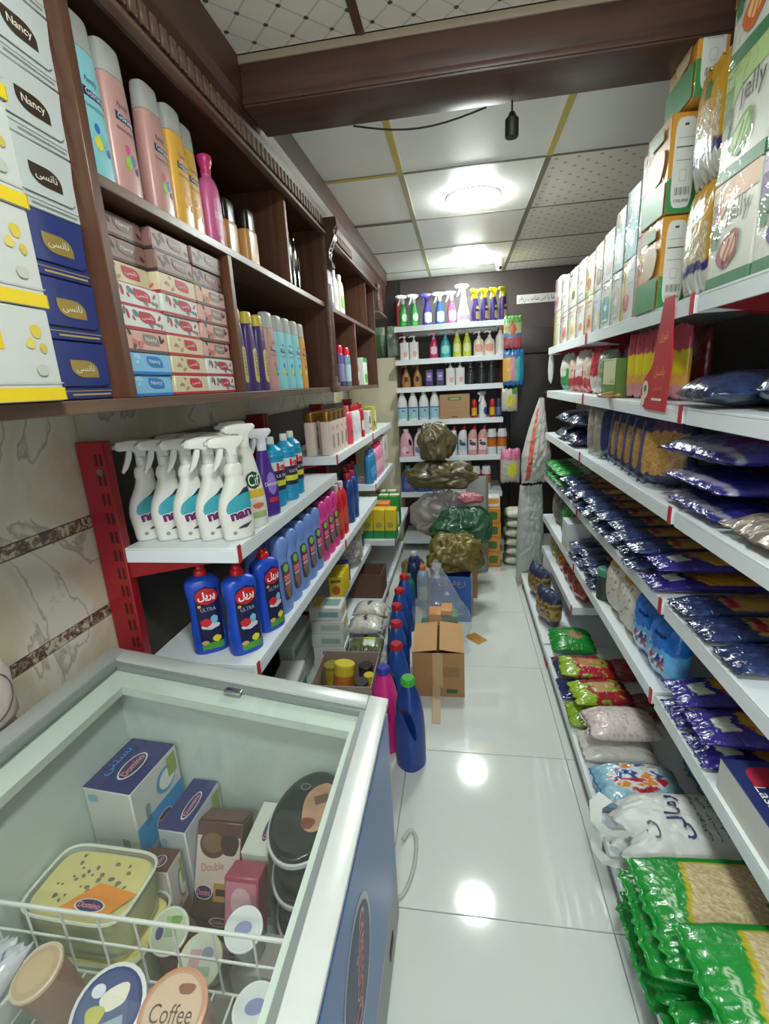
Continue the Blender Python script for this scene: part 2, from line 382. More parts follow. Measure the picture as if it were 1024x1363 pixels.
def crumple(rx, ry, rz, seed=0, n=120, m=76, fl=.75, amp=.17, pleat=.06, lean=0):
    """gathered plastic bundle: folds run up to the knot, creases cross them"""
    V, F = [], []; off = Vector((seed*5.3, seed*2.7, seed*1.1))
    for k in range(m+1):
        ph = -PI/2+PI*k/m
        for i in range(n):
            t = 2*PI*i/n; d = Vector((math.cos(ph)*math.cos(t), math.cos(ph)*math.sin(t), math.sin(ph)))
            q = d+Vector((noise.noise(d*2+off), noise.noise(d*2+off*2), noise.noise(d*2+off*3)))*.35
            g = noise.noise(d*1.5+off); r1 = 1-2.2*abs(noise.noise(q*2.1+off)); r2 = 1-2.2*abs(noise.noise(q*4.6+off)); r3 = 1-2.2*abs(noise.noise(q*9.5+off))
            pl = math.sin(11*t+4*noise.noise(d*2.5+off)+seed)*max(0, .25+d.z)*math.cos(ph)
            r = 1+.3*g+amp*(.6*r1+.22*r2+.08*r3)+pleat*pl
            p = [d.x*r*rx+lean*max(0, d.z)**2*rx, d.y*r*ry, d.z*r*rz]
            if p[2] < -fl*rz: p[2] = -fl*rz+(p[2]+fl*rz)*.08
            V.append(tuple(p))
    for k in range(m):
        for i in range(n): j = (i+1) % n; F.append((k*n+i, k*n+j, k*n+n+j, k*n+n+i))
    z0 = min(v[2] for v in V); return [(x, y, z-z0) for x, y, z in V], F
def blob(rx, ry, rz, seed=0, n=64, m=40, a=.12, b=.09, fl=.7, fr=2.2, top=None):
    V, F = [], []; off = Vector((seed*5.3, seed*2.7, seed*1.1))
    for k in range(m+1):
        ph = -PI/2+PI*k/m
        for i in range(n):
            t = 2*PI*i/n; d = Vector((math.cos(ph)*math.cos(t), math.cos(ph)*math.sin(t), math.sin(ph)))
            g = noise.noise(d*1.3+off); w1 = 1-2*abs(noise.noise(d*fr+off)); w2 = 1-2*abs(noise.noise(d*fr*2.3+off*2)); w3 = 1-2*abs(noise.noise(d*fr*5+off))
            r = 1+a*g+b*(.55*w1+.3*w2+.18*w3)
            p = [d.x*r*rx, d.y*r*ry, d.z*r*rz]
            if p[2] < -fl*rz: p[2] = -fl*rz+(p[2]+fl*rz)*.08
            if top:
                p = top(p, d)
            V.append(tuple(p))
    for k in range(m):
        for i in range(n):
            j = (i+1) % n; F.append((k*n+i, k*n+j, k*n+n+j, k*n+n+i))
    z0 = min(v[2] for v in V); return [(x, y, z-z0) for x, y, z in V], F
# ================================================================ the room
FLOORM = mat('#d3d8d4', .07, var=.02, scale=6, coat=.6, name='polished_tile')
def floor_mat():
    m = FLOORM; return m
fl = struct('floor', box(-1.0, 1.02, -1.6, 4.5, -.08, -.004), mat('#8e918d', .8, name='grout'))
FX = [-1.0, -.8175, -.2175, .3825, .9825, 1.02]; FY = [-1.6, -1.412, -.812, -.212, .388, .988, 1.588, 2.188, 2.788, 3.388, 3.988, 4.5]
tile_mesh = {}
for a, b in zip(FX[:-1], FX[1:]):
    for c, d in zip(FY[:-1], FY[1:]):
        k = (round(b-a, 3), round(d-c, 3))
        if k not in tile_mesh: tile_mesh[k] = mk(rbox(-k[0]/2+.0012, k[0]/2-.0012, -k[1]/2+.0012, k[1]/2-.0012, -.006, 0, .0012, 1), FLOORM, name='floor_tile')
        obj('floor_tile', tile_mesh[k], None, fl, ((a+b)/2, (c+d)/2, 0))
# left wall: cream marble tiles between dark border strips
def marble(name, base, vein, scale=3.0):
    m = bpy.data.materials.new(name); nt, b = nodes(m); L = nt.links.new
    tc = nt.nodes.new('ShaderNodeTexCoord'); n = nt.nodes.new('ShaderNodeTexNoise'); n.inputs['Scale'].default_value = scale; n.inputs['Detail'].default_value = 8; n.inputs['Distortion'].default_value = 1.6
    r = nt.nodes.new('ShaderNodeValToRGB'); e = r.color_ramp.elements
    e[0].position = .0; e[0].color = lin(base); e[1].position = 1; e[1].color = lin(base)
    for p, c in ((.455, base), (.485, vein), (.5, base), (.62, '#cdc2a2')): x = e.new(p); x.color = lin(c)
    L(tc.outputs['Object'], n.inputs['Vector']); L(n.outputs['Fac'], r.inputs[0]); L(r.outputs[0], b.inputs['Base Color']); b.inputs['Roughness'].default_value = .25; return m
MARB = marble('cream_marble_tile', '#d8d3c2', '#a9a290')
BORD = marble('brown_granite_border', '#5d463a', '#a98f7c', 40)
wl = struct('wall_left', box(-1.05, -.952, -1.6, 4.5, -.08, 2.4), mat('#b3aa97', .8, name='wall_mortar'))
rows = [(0, .27), (.3, .56), (.59, .845), (.875, 1.093), (1.123, 1.40), (1.403, 1.9), (1.903, 2.255)]
for k, (a, b) in enumerate(rows):
    for c, d in ((-1.6, -.3), (-.298, 1.072), (1.074, 2.4), (2.402, 3.6), (3.602, 4.4)):
        obj('wall_tile', rbox(-.952, -.944, c, d, a+.001, b-.001, .001, 1), MARB, wl)
    if k < 5: obj('border_strip', box(-.952, -.9455, -1.6, 4.4, b+.001, rows[k+1][0]-.001), BORD, wl)
struct('wall_right', box(.985, 1.05, -1.6, 4.5, -.08, 2.4), mat('#4d4340', .7, name='dark_wall_panel'))
wb = struct('wall_back', box(-.94, .98, 4.42, 4.5, -.08, 2.4), mat('#2a2321', .55, name='dark_back_wall'))
obj('upper_panel', box(-.5, .98, 4.405, 4.42, 1.78, 2.25), mat('#423837', .5), wb)
obj('door_head', rbox(.4, .98, 4.385, 4.405, 1.60, 1.80, .004), mat('#332a28', .45), wb)
obj('door_leaf', rbox(.43, .98, 4.39, 4.418, 0, 1.59, .004), mat('#201a18', .4), wb)
struct('wall_pillar', rbox(-.94, -.52, 4.1, 4.41, 0, 1.62, .004), mat('#d9d2b4', .5, name='cream_pillar'))
# ---- ceiling
def quilt(name, base, line, dot, sc_, dsize, lw):
    m = bpy.data.materials.new(name); nt, b = nodes(m); L = nt.links.new; N = nt.nodes.new
    tc = N('ShaderNodeTexCoord'); mp = N('ShaderNodeMapping'); mp.inputs['Rotation'].default_value = (0, 0, PI/4); mp.inputs['Scale'].default_value = (sc_, sc_, sc_)
    L(tc.outputs['Object'], mp.inputs[0]); sx = N('ShaderNodeSeparateXYZ'); L(mp.outputs[0], sx.inputs[0])
    def tri(o):
        f = N('ShaderNodeMath'); f.operation = 'PINGPONG'; f.inputs[1].default_value = .5; L(o, f.inputs[0]); return f.outputs[0]
    a, c = tri(sx.outputs[0]), tri(sx.outputs[1])
    mn = N('ShaderNodeMath'); mn.operation = 'MINIMUM'; L(a, mn.inputs[0]); L(c, mn.inputs[1])
    l1 = N('ShaderNodeMath'); l1.operation = 'LESS_THAN'; L(mn.outputs[0], l1.inputs[0]); l1.inputs[1].default_value = lw
    mxx = N('ShaderNodeMath'); mxx.operation = 'MAXIMUM'; L(a, mxx.inputs[0]); L(c, mxx.inputs[1])
    d1 = N('ShaderNodeMath'); d1.operation = 'LESS_THAN'; L(mxx.outputs[0], d1.inputs[0]); d1.inputs[1].default_value = dsize
    m1 = N('ShaderNodeMix'); m1.data_type = 'RGBA'; m1.inputs[6].default_value = lin(base); m1.inputs[7].default_value = lin(line); L(l1.outputs[0], m1.inputs[0])
    m2 = N('ShaderNodeMix'); m2.data_type = 'RGBA'; L(m1.outputs[2], m2.inputs[6]); m2.inputs[7].default_value = lin(dot); L(d1.outputs[0], m2.inputs[0])
    L(m2.outputs[2], b.inputs['Base Color']); b.inputs['Roughness'].default_value = .45; return m
QUILT = quilt('quilted_ceiling_panel', '#e6e0d3', '#cbc3b5', '#4f463f', 14, .075, .035)
FAINT = quilt('dotted_ceiling_panel', '#f1ebde', '#ece5d7', '#b3a593', 16, .11, .02)
PLAIN = mat('#efefe9', .4, var=.03, scale=8, name='plain_ceiling_panel')
ce = struct('ceiling', box(-.94, .98, -1.6, 4.5, CEIL+.012, CEIL+.06), mat('#6d6a64', .8, name='ceiling_void'))
CX = [-.94, -.838, -.238, .36, .96, .98]; CY1 = [-1.6, -1.0, -.4, .2, .8, 1.45]; CY2 = [1.62, 2.30, 2.91, 3.52, 4.13, 4.42]
for ys, front in ((CY1, 1), (CY2, 0)):
    for c, d in zip(ys[:-1], ys[1:]):
        for i, (a, b) in enumerate(zip(CX[:-1], CX[1:])):
            m = QUILT if front else (FAINT if i == 3 and c > 2.2 else PLAIN)
            obj('ceiling_panel', rbox(a+.004, b-.004, c+.004, d-.004, CEIL, CEIL+.01, .0015, 1), m, ce)
STRIP, TAPE, BRN = mat('#77736a', .5), mat('#c9b45a', .5, name='yellowed_tape'), mat('#5a3f33', .45)
for x in CX[1:4]:
    obj('ceiling_strip', box(x-.011, x+.011, -1.6, 1.45, CEIL-.004, CEIL+.001), BRN, ce)
    if x < -.5: continue
    obj('ceiling_strip', box(x-.012, x+.012, 1.62, 2.29, CEIL-.004, CEIL+.001), TAPE, ce)
    obj('ceiling_strip', box(x-.012, x+.012, 2.292, 4.42, CEIL-.004, CEIL+.001), STRIP if x > 0 else mat('#a39c7c', .5), ce)
for y in CY2[1:-1]: obj('ceiling_strip', box(-.94, .98, y-.006, y+.006, CEIL-.003, CEIL+.002), STRIP, ce)
obj('ceiling_strip', box(-.57, -.25, 2.283, 2.302, CEIL-.006, CEIL-.003), TAPE, ce)
obj('ceiling_strip', box(-.57, -.25, 2.895, 2.925, CEIL-.006, CEIL-.003), mat('#5f5c55', .5), ce)
WD = wood('dark_walnut', '#3d261d', '#57382b', .36); WDX = wood('dark_walnut_cross', '#412b24', '#563c33', .36, 0); WDV = wood('walnut_upright', '#4c2e20', '#6b4530', .38, 2)
WDE = wood('walnut_edge', '#5c4436', '#77604f', .36)
bm_ = struct('beam', rbox(-.567, .98, 1.452, 1.618, 2.145, CEIL, .004), WDX)
obj('beam_moulding', rbox(-.567, .98, 1.446, 1.453, 2.15, 2.165, .002), WDX, bm_)
obj('beam_moulding', rbox(-.567, .98, 1.446, 1.453, 2.24, CEIL-.001, .002), mat('#8d7f6c', .5), bm_)
# ---- lamps in the ceiling
for i, (lx, ly) in enumerate(LAMPS):
    t = thing('ceiling_downlight', ['round white recessed downlight, the one farther from the security camera', 'round white recessed downlight beside the small security camera', 'round white recessed downlight added out of view over the freezer', 'round white recessed downlight added out of view by the shop front'][i], 'ceiling light', 'recessed downlights', (lx, ly, CEIL))
    obj('diffuser', loft([(-.036, .06, .06), (-.030, .09, .09), (-.016, .112, .112), (-.004, .115, .115)], 40), mat('#f6fff9', .5, emit=LAMP_GLOW, var=0, name='lit_diffuser'), t)
    obj('trim_ring', join(loft([(-.004, .128, .128), (-.001, .13, .13)], 40)), mat('#eef0ee', .4), t)
# ================================================================ walnut wall cabinet
XF, XB = -.6, -.942
cab = thing('wall_cabinet', 'dark walnut open wall cabinet with carved cornice along the marble wall', 'cabinet', None, (0, 0, 0))
obj('back_panel', box(XB, XB+.008, .28, 3.62, 1.388, 2.1), wood('walnut_back', '#3a2720', '#4d3329', .5), cab)
obj('bottom_board', rbox(XB+.008, XF, .28, 3.64, 1.388, 1.41, .0015, 1), WDE, cab)
obj('top_board', rbox(XB+.008, XF, .28, 3.62, 2.08, 2.1, .0015, 1), WD, cab)
MIDZ = 1.78
obj('shelf_board', rbox(XB+.008, XF, .847, 2.27, MIDZ-.02, MIDZ, .0015, 1), WDE, cab)
obj('shelf_board', rbox(XB+.008, XF, 2.33, 3.6, MIDZ-.02, MIDZ, .0015, 1), WDE, cab)
def divider(y, z0, z1, th=.022, nm='divider'): obj(nm, rbox(XB+.008, XF+.001, y-th/2, y+th/2, z0, z1, .0015, 1), WDV, cab)
divider(.29, 1.41, 2.08); divider(.835, 1.41, 2.08); divider(1.32, 1.41, MIDZ-.02); divider(1.82, MIDZ, 2.08); divider(2.29, 1.41, MIDZ-.02); divider(2.29, MIDZ, 2.08)
divider(2.9, 1.41, MIDZ-.02); divider(3.3, MIDZ, 2.08); divider(3.61, 1.388, 2.15)
obj('pilaster', rbox(XF+.002, XF+.022, 2.265, 2.325, 1.392, 2.06, .004), WDE, cab)
for dy in (-.015, 0, .015): obj('pilaster_rib', rbox(XF+.021, XF+.025, 2.295+dy-.004, 2.295+dy+.004, 1.46, 1.86, .001, 1), WDV, cab)
obj('pilaster_base', rbox(XF+.002, XF+.03, 2.258, 2.332, 1.385, 1.43, .003), WDE, cab)
cp = [(XF+.02, 2.12), (XF+.075, 2.12), (XF+.078, 2.09), (XF+.062, 2.07), (XF+.064, 2.045), (XF+.05, 2.02), (XF+.036, 1.99), (XF+.034, 1.96), (XF+.045, 1.94), (XF+.046, 1.925), (XF+.02, 1.915)]
cb = obj('corbel', prism(cp, 2.268, 2.322, 'y'), mat('#4a322a', .35), cab)
for k in range(7): obj('corbel_bead', xf(sphere(.006, 8, 5), Matrix.Translation((XF+.07-.006*k, 2.295, 2.08-.017*k))), WDE, cb)
obj('frieze', rbox(XF-.008, XF+.012, .28, 3.62, 2.06, 2.15, .002, 1), WD, cab)
obj('cornice', prism([(XF-.02, 2.1), (XF+.012, 2.1), (XF+.02, 2.15), (XF+.032, 2.17), (XF+.034, CEIL-.001), (XF-.02, CEIL-.001)], .28, 4.1, 'y'), WD, cab, angle=20)
obj('cornice_lip', rbox(XF+.008, XF+.03, .28, 3.62, 2.052, 2.062, .002, 1), WDE, cab)
dm = mk(rbox(XF+.011, XF+.02, -.011, .011, 2.085, 2.125, .002, 1), WDE)
for k in range(74): obj('dentil', dm, None, cab, (0, .4+k*.0335, 0))
t = thing('wall_cupboard', 'small dark brown wall cupboard with glossy door past the cabinet end', 'cupboard', None, (-.76, 3.86, 1.93))
obj('body', rbox(-.17, .17, -.18, .18, 0, .2, .003), WD, t); obj('door', rbox(.171, .182, -.17, .17, .01, .19, .002), mat('#6a463b', .12, coat=.6), t)
obj('base_lip', rbox(-.17, .19, -.19, .19, -.018, -.001, .002), WDE, t)
# ================================================================ metal shelving
RED, WHT = mat('#8f1820', .35, name='red_enamel'), mat('#dfe6ea', .3, var=.02, name='white_enamel')
CLIP = mat('#b0202a', .4)
def gondola(label, side, y0, y1, xb, xup, shelves, base, top, group=None, endpost=True, backcol='#4a4541'):
    """side -1: stands on the left wall facing +X; +1 on the right wall facing -X"""
    t = thing('metal_shelving', label, 'shelving', group, (xb, (y0+y1)/2, 0)); L = (y1-y0)/2; s = -side   # s: direction to the aisle
    def X(a, b): return (min(s*a, s*b), max(s*a, s*b))
    for e in ((-1, 1) if endpost else (-1,)):
        ya, yb = sorted((e*(L-.001), e*(L-.029))); u = obj('upright', rbox(*X(.003, xup), ya, yb, 0, top, .002, 1), RED, t)
        n = int(top/.05)
        obj('slots', join(*[box(*X(xup-.03, xup-.024), e*L-(.0005 if e > 0 else .0005), e*L+(.0005), .1+k*.05, .13+k*.05) for k in range(n-2)], *[box(*X(xup-.016, xup-.010), e*L-.0005, e*L+.0005, .1+k*.05, .13+k*.05) for k in range(n-2)]), mat('#3a0d10', .7), u)['kind'] = 'stuff'
        if e < 0: obj('bolt', xf(cyl(.009, -.0015, .002, 12), Matrix.Translation((s*(xup-.02), e*(L+.001), top-.075)) @ Matrix.Rotation(PI/2, 4, 'X')), mat('#8a8a86', .3, 1), u)
    obj('back_panel', box(*X(.006, .012), -L+.03, L-.03, .05, top-.02), mat(backcol, .6), t)
    for z, dep in shelves:
        sh = obj('shelf', join(rbox(*X(xup, dep), -L+.004, L-.004, z-.006, z, .001, 1), rbox(*X(dep-.004, dep), -L+.004, L-.004, z-.04, z-.006, .001, 1), rbox(*X(xup, dep-.004), -L+.004, -L+.007, z-.04, z-.006, .0008, 1), rbox(*X(xup, dep-.004), L-.007, L-.004, z-.04, z-.006, .0008, 1)), WHT, t)
        for e in (-1, 1):
            ya, yb = sorted((e*(L-.0085), e*(L-.014)))
            pl = [(s*xup, z-.008), (s*(dep-.01), z-.008), (s*(dep-.01), z-.03), (s*xup, z-.085)]
            obj('bracket', prism(pl, ya, yb, 'y'), RED, t)
            ya, yb = sorted((e*(L-.004), e*(L-.02)))
            if e < 0: obj('price_clip', rbox(*X(dep, dep+.004), ya, yb, z-.04, z+.006, .001, 1), CLIP, sh)
    z, dep = base
    obj('base_deck', join(rbox(*X(xup, dep), -L+.004, L-.004, z-.03, z, .001, 1)), WHT, t)
    obj('kick_plate', box(*X(dep-.02, dep-.016), -L+.004, L-.004, .003, z-.03), mat('#8d9290', .5), t)
    for e in (-1, 1):
        ya, yb = sorted((e*(L-.002), e*(L-.03))); obj('foot', rbox(*X(.01, dep-.01), ya, yb, .001, z-.031, .002, 1), RED, t)
    return t
ZA, ZLO, ZB, Z3, ZM = 1.035, .705, 1.11, .78, .40
gondola('red and white metal shelving with sprays above the freezer end', -1, 1.05, 2.07, -.943, .08, [(ZA, .39), (ZLO, .40)], (.10, .45), 1.31)
gondola('red and white metal shelving with cream bottles in mid row', -1, 2.075, 3.0, -.943, .08, [(ZB, .39), (ZLO, .40), (ZM-.02, .34)], (.10, .45), 1.31)
gondola('red and white metal shelving with pink softener bottles by the pillar', -1, 3.006, 3.885, -.943, .08, [(ZB, .39), (Z3, .39), (ZM, .50)], (.10, .45), 1.31)
XR, ZR = .982, (1.57, 1.32, 1.065, .81, .53)
DR = XR-.53
for (a, b, lab, ex) in ((.30, 1.258, 'metal shelving stacked with jelly packs and green rice bags', 0), (1.268, 2.230, 'metal shelving with noodle bags and the red display card', 0), (2.24, 3.17, 'metal shelving with green packs on its uppermost lower tray by the door', 1)):
    sh = [(z, DR) for z in ZR]+([(.31, DR)] if ex else [])
    gondola(lab if not ex else 'metal shelving with an extra low tray of red packs', 1, a, b, XR, .06, sh, (.11, XR-.40), 1.75)
# back shelving faces the camera: a gondola turned by 90 degrees
def back_shelf():
    t = thing('metal_shelving', 'narrow white metal shelving of cleaners against the dark back wall', 'shelving', None, (-.085, 4.40, 0))
    for e in (-1, 1): obj('upright', rbox(e*.43-.014, e*.43+.014, -.05, -.005, 0, 2.1, .002, 1), RED, t)
    obj('back_panel', box(-.415, .415, -.014, -.008, .05, 2.08), mat('#4a4848', .5), t)
    for z in (1.83, 1.585, 1.375, 1.115, .82, .52):
        s = obj('shelf', join(rbox(-.415, .415, -.5, -.05, z-.006, z, .001, 1), rbox(-.415, .415, -.5, -.496, z-.04, z-.006, .001, 1)), WHT, t)
        for e in (-1, 1): obj('bracket', prism([(-.05, z-.008), (-.48, z-.008), (-.48, z-.03), (-.05, z-.085)], e*.40-.003, e*.40+.003, 'x'), RED, t)
    obj('base_deck', rbox(-.415, .415, -.5, -.05, .07, .1, .001, 1), WHT, t)
back_shelf()
# ================================================================ chest freezer
FZ = thing('chest_freezer', 'white and blue chest freezer with slanted glass top', 'freezer', None, (-.53, .32, 0))
def fobj(nm, sh, m, par=FZ, **k): return obj(nm, tr(sh, .53, -.32, 0), m, par, **k)
X0, X1, Y0, Y1 = -.872, -.182, -.32, .95
def ztop(x): return .795+(x-X0)/(X1-X0)*-.108
SIDE, LINER = mat('#4f78b0', .35, var=.06, scale=4, name='blue_side_panel'), mat('#bccac2', .35, var=.04, scale=9, bump=.25, name='frosted_liner')
GREYP = mat('#9a9896', .45)
for nm, xa, xb in (('rear_wall', X0, X0+.06), ('front_wall', X1-.05, X1)):
    fobj(nm, prism([(xa, .05), (xb, .05), (xb, ztop(xb)-.012), (xa, ztop(xa)-.012)], Y0, Y1, 'y'), LINER)
for nm, ya, yb in (('end_wall', Y1-.07, Y1), ('end_wall', Y0, Y0+.06)):
    fobj(nm, prism([(X0+.06, .05), (X1-.05, .05), (X1-.05, ztop(X1-.05)-.012), (X0+.06, ztop(X0+.06)-.012)], ya, yb, 'y'), LINER)
fobj('floor_plate', box(X0+.06, X1-.05, Y0+.06, Y1-.07, .24, .26), LINER)
fobj('front_skin', box(X1+.0005, X1+.004, Y0, Y1, .19, ztop(X1)-.03), SIDE); fobj('kick_panel', box(X1+.0005, X1+.005, Y0, Y1, .03, .19), GREYP)
fobj('end_skin', prism([(X0, .04), (X1+.004, .04), (X1+.004, ztop(X1)-.03), (X0, ztop(X0)-.03)], Y1+.0005, Y1+.004, 'y'), mat('#aeb4b8', .4))
fobj('vent_slot', rbox(X1+.005, X1+.007, .80, .85, .09, .12, .0005, 1), mat('#1e1e1e', .6))
for e in ((X0+.08, Y0+.08), (X1-.08, Y0+.08), (X0+.08, Y1-.08), (X1-.08, Y1-.08)): fobj('foot', cyl(.02, 0, .05, 12, *e), mat('#333333', .6))
SL = math.atan(.108/.69); FM = Matrix.Translation((X0, 0, .785)) @ Matrix.Rotation(SL, 4, 'Y'); FL = .69/math.cos(SL)
ALU, SEAL = mat('#d7dad8', .3, .1, name='brushed_frame'), mat('#7c8382', .4)
def top(nm, b, m, par=FZ): return fobj(nm, xf(b, FM), m, par)
top('top_frame', rbox(-.004, .036, Y0-.002, Y1+.004, 0, .024, .003), mat('#b4b9b8', .3, .2)); top('top_frame', rbox(FL-.04, FL+.006, Y0-.002, Y1+.004, 0, .024, .003), ALU)
top('top_frame', rbox(.036, FL-.04, Y1-.036, Y1+.004, 0, .024, .003), mat('#b9bfbd', .3, .1)); top('top_frame', rbox(.036, FL-.04, Y0, Y0+.04, 0, .024, .003), ALU)
for b in (box(.036, .05, Y0+.04, Y1-.036, .002, .016), box(FL-.052, FL-.04, Y0+.04, Y1-.036, .002, .016), box(.05, FL-.052, Y1-.05, Y1-.036, .002, .016)): top('gasket', b, SEAL)
for b in (box(.05, .1, Y0+.04, Y1-.05, -.02, .001), box(FL-.064, FL-.052, Y0+.04, Y1-.05, -.02, .001), box(.1, FL-.064, Y1-.1, Y1-.05, -.02, .001)): top('inner_ledge', b, mat('#c6d6cb', .4))
GLASS = clear('#dfeee6', .02, .01, 1.45, name='freezer_glass')
lid = top('sliding_lid', box(.05, FL-.052, .30, Y1-.052, .006, .010), GLASS)
top('sliding_lid', box(.05, FL-.052, Y0+.042, .34, .0125, .0165), GLASS)
top('lid_latch', rbox(.33, .37, Y1-.07, Y1-.052, .0105, .018, .002), mat('#b9bebe', .2, 1))
ov = [(.07*math.cos(2*PI*i/28), .12*math.sin(2*PI*i/28)) for i in range(28)]
for k, (sc_, c) in enumerate(((1.0, '#c9ccd2'), (.9, '#3d4668'))):
    fobj('oval_badge', ([(X1+.0045+k*.0006, .555-a*sc_*1.45, .46+b*sc_) for a, b in ov], [tuple(range(28))]), INK(c), smooth=False)
s = flat_text(FZ, 'Domino', INK('#c33a3a'), (X1+.0056+.53, .56-.32, .46), (0, .35, .94), (0, -.94, .35), .17, .045, bold=.02)
flat_text(FZ, 'Domino', INK('#e7d9d9'), (X1+.0052+.53, .56-.32, .46), (0, .35, .94), (0, -.94, .35), .178, .055, bold=.04, name='lettering_outline')
# ================================================================ wares on the left
LFT, RGT = PI/2, -PI/2      # front of a ware turned to the aisle from the left / right wall
def oval_bottle(name, label, cat, prof, m, p=2.4, cap=None, capm=None, group=None, n=24, capname='cap', k=4):
    """prof: body (z, rx, ry); cap: own profile in a second material"""
    t = thing(name, label, cat, group); secs = smoothprof(prof, k)
    obj('body', loft(secs, n, p), m, t, angle=50)
    if cap: obj(capname, loft(smoothprof(cap, 3), n, p), capm, t, angle=50)
    return t, Surf(secs, p)
# ---- shampoos with frosted caps (upper cabinet)
FROST = clear('#dfe0dc', .5, .25, 1.4, name='frosted_cap')
def shampoo(col, lab, group=None, dark='#20335e', dots=('#1d74c9','#e6dc3c','#7cc7b4','#6c4f9d')):
    t, s = oval_bottle('shampoo_bottle', lab, 'shampoo', [(0,.034,.019),(.004,.038,.022),(.06,.039,.022),(.15,.036,.021),(.198,.033,.019)], mat(col, .3, var=.02), 3, [(.199,.033,.019),(.22,.0325,.0185),(.245,.031,.017),(.25,.027,.014)], FROST, group)
    wrap_shape(t, s, 'rect', INK(dark), .004, .132, .05, .017, rot=-.05); wrap_text(t, s, 'Golrang', INK('#e9eef5'), .004, .132, .042, .012, rot=-.05)
    wrap_text(t, s, 'Family', INK(dark), .0, .152, .03, .012, shear=.3); wrap_text(t, s, 'Moisturizing Shampoo', INK(dark), .002, .113, .05, .007)
    for (x, z, r), c in zip(((-.004,.083,.013),(-.006,.06,.019),(.008,.068,.016),(.016,.052,.011)), dots): wrap_shape(t, s, 'ell', INK(c), x, z, r, r*1.3, lift=.0007+abs(x)*.02, name='printed_dot', n=6)
    return t
SB = shampoo('#8fd3dc', 'sky blue shampoo bottle with clear cap next to cabinet divider, upper shelf')
SP = shampoo('#c99a93', 'dusty pink shampoo bottle standing right beside the sky blue one', None, dots=('#d8488c','#9cc84a','#5b7fc0','#5c4378'))
SY = shampoo('#eab44c', 'amber yellow shampoo bottle with clear cap on upper cabinet shelf', 'amber shampoos', dots=('#ee9c1c','#f0a93a','#eab44c','#e08a30'))
Z = MIDZ; xs = -.655
place(SB, -.64, .895, Z, LFT); place(SP, -.64, .975, Z, LFT)
place(SP, -.70, 1.035, Z, LFT, 'dusty pink shampoo bottle set back behind the two pink ones'); place(SP, -.645, 1.10, Z, LFT, 'dusty pink shampoo bottle in front, next to the amber ones')
place(SY, -.645, 1.185, Z, LFT); place(SY, -.66, 1.262, Z, LFT)
t, s = oval_bottle('shampoo_bottle', 'bright pink shampoo bottle with flared pink cap on upper shelf', 'shampoo', [(0,.03,.02),(.005,.036,.024),(.08,.037,.025),(.14,.035,.024),(.165,.024,.018),(.172,.013,.013),(.18,.012,.012)], mat('#d8699f', .3), 2.3, [(.18,.013,.013),(.195,.013,.013),(.205,.017,.017),(.22,.018,.018),(.224,.014,.014)], mat('#d43a7a', .3))
wrap_shape(t, s, 'rr', INK('#e690ba'), 0, .075, .045, .1); wrap_shape(t, s, 'rect', INK('#efc3d6'), 0, .08, .046, .018, lift=.0012, name='label_band')
place(t, -.65, 1.35, Z, LFT)
AMB = mat('#d39a5a', .3)
def amber(lab):
    t, s = oval_bottle('shampoo_bottle', lab, 'shampoo', [(0,.04,.02),(.005,.043,.023),(.1,.043,.023),(.113,.04,.021)], AMB, 4, [(.1135,.03,.02),(.118,.034,.021),(.165,.034,.021),(.169,.03,.018)], mat('#241d1b', .25), 'black capped amber bottles'); return t
A = amber('square amber bottle with black cap on upper cabinet shelf'); place(A, -.68, 1.50, Z, LFT); place(A, -.66, 1.60, Z, LFT)
t, s = oval_bottle('shampoo_bottle', 'tall glossy black bottle in upper cabinet bay', 'shampoo', [(0,.032,.018),(.005,.036,.021),(.1,.036,.021),(.17,.03,.018),(.2,.014,.012),(.215,.012,.011)], mat('#17171a', .12, coat=.5), 2.4, None, None, 'glossy black bottles')
wrap_shape(t, s, 'leaf', INK('#7d8a3a'), .012, .12, .014, .05)
place(t, -.66, 1.90, Z, LFT); place(t, -.66, 1.99, Z, LFT); place(t, -.67, 2.08, Z, LFT)
# far cabinet, upper
def plainbottle(name, label, cat, col, h, rx, ry, capcol, group=None, lab=None, txt=None, caph=.03, neck=.5, p=2.6, rough=.3, labz=(.2, .6)):
    hb = h-caph
    t, s = oval_bottle(name, label, cat, [(0,rx*.92,ry*.9),(.004,rx,ry),(hb*.55,rx,ry),(hb*.82,rx*.95,ry*.95),(hb*.95,rx*(.5+neck/2),ry*(.5+neck/2)),(hb,rx*neck,ry*max(neck, .5))], mat(col, rough, var=.03), p, [(hb+.0003,rx*neck*1.05,ry*max(neck,.5)*1.05),(hb+.003,rx*neck*1.1,ry*max(neck,.5)*1.1),(h-.004,rx*neck*1.05,ry*max(neck,.5)*1.05),(h,rx*neck*.9,ry*max(neck,.5)*.85)], mat(capcol, .3), group)
    if lab: wrap_shape(t, s, 'rr', INK(lab), 0, hb*(labz[0]+labz[1])/2, rx*1.7, hb*(labz[1]-labz[0]))
    if txt: wrap_text(t, s, txt[0], INK(txt[1]), 0, hb*(labz[0]+labz[1])/2, rx*1.3, lift=.0014)
    return t
place(plainbottle('lotion_bottle', 'violet lotion bottle in far upper cabinet bay', 'bottle', '#6a4aa8', .23, .034, .02, '#7d5ec0', lab='#e4def0'), -.65, 2.55, Z, LFT)
place(plainbottle('lotion_bottle', 'white lotion bottle with beige label in far upper cabinet bay', 'bottle', '#e6e4de', .215, .036, .02, '#e9e9e6', lab='#cfc9b5'), -.65, 2.66, Z, LFT)
place(plainbottle('lotion_bottle', 'white lotion bottle with green label in far upper cabinet bay', 'bottle', '#e3e6dd', .215, .04, .022, '#f0f0ec', lab='#86b35c'), -.65, 2.78, Z, LFT)
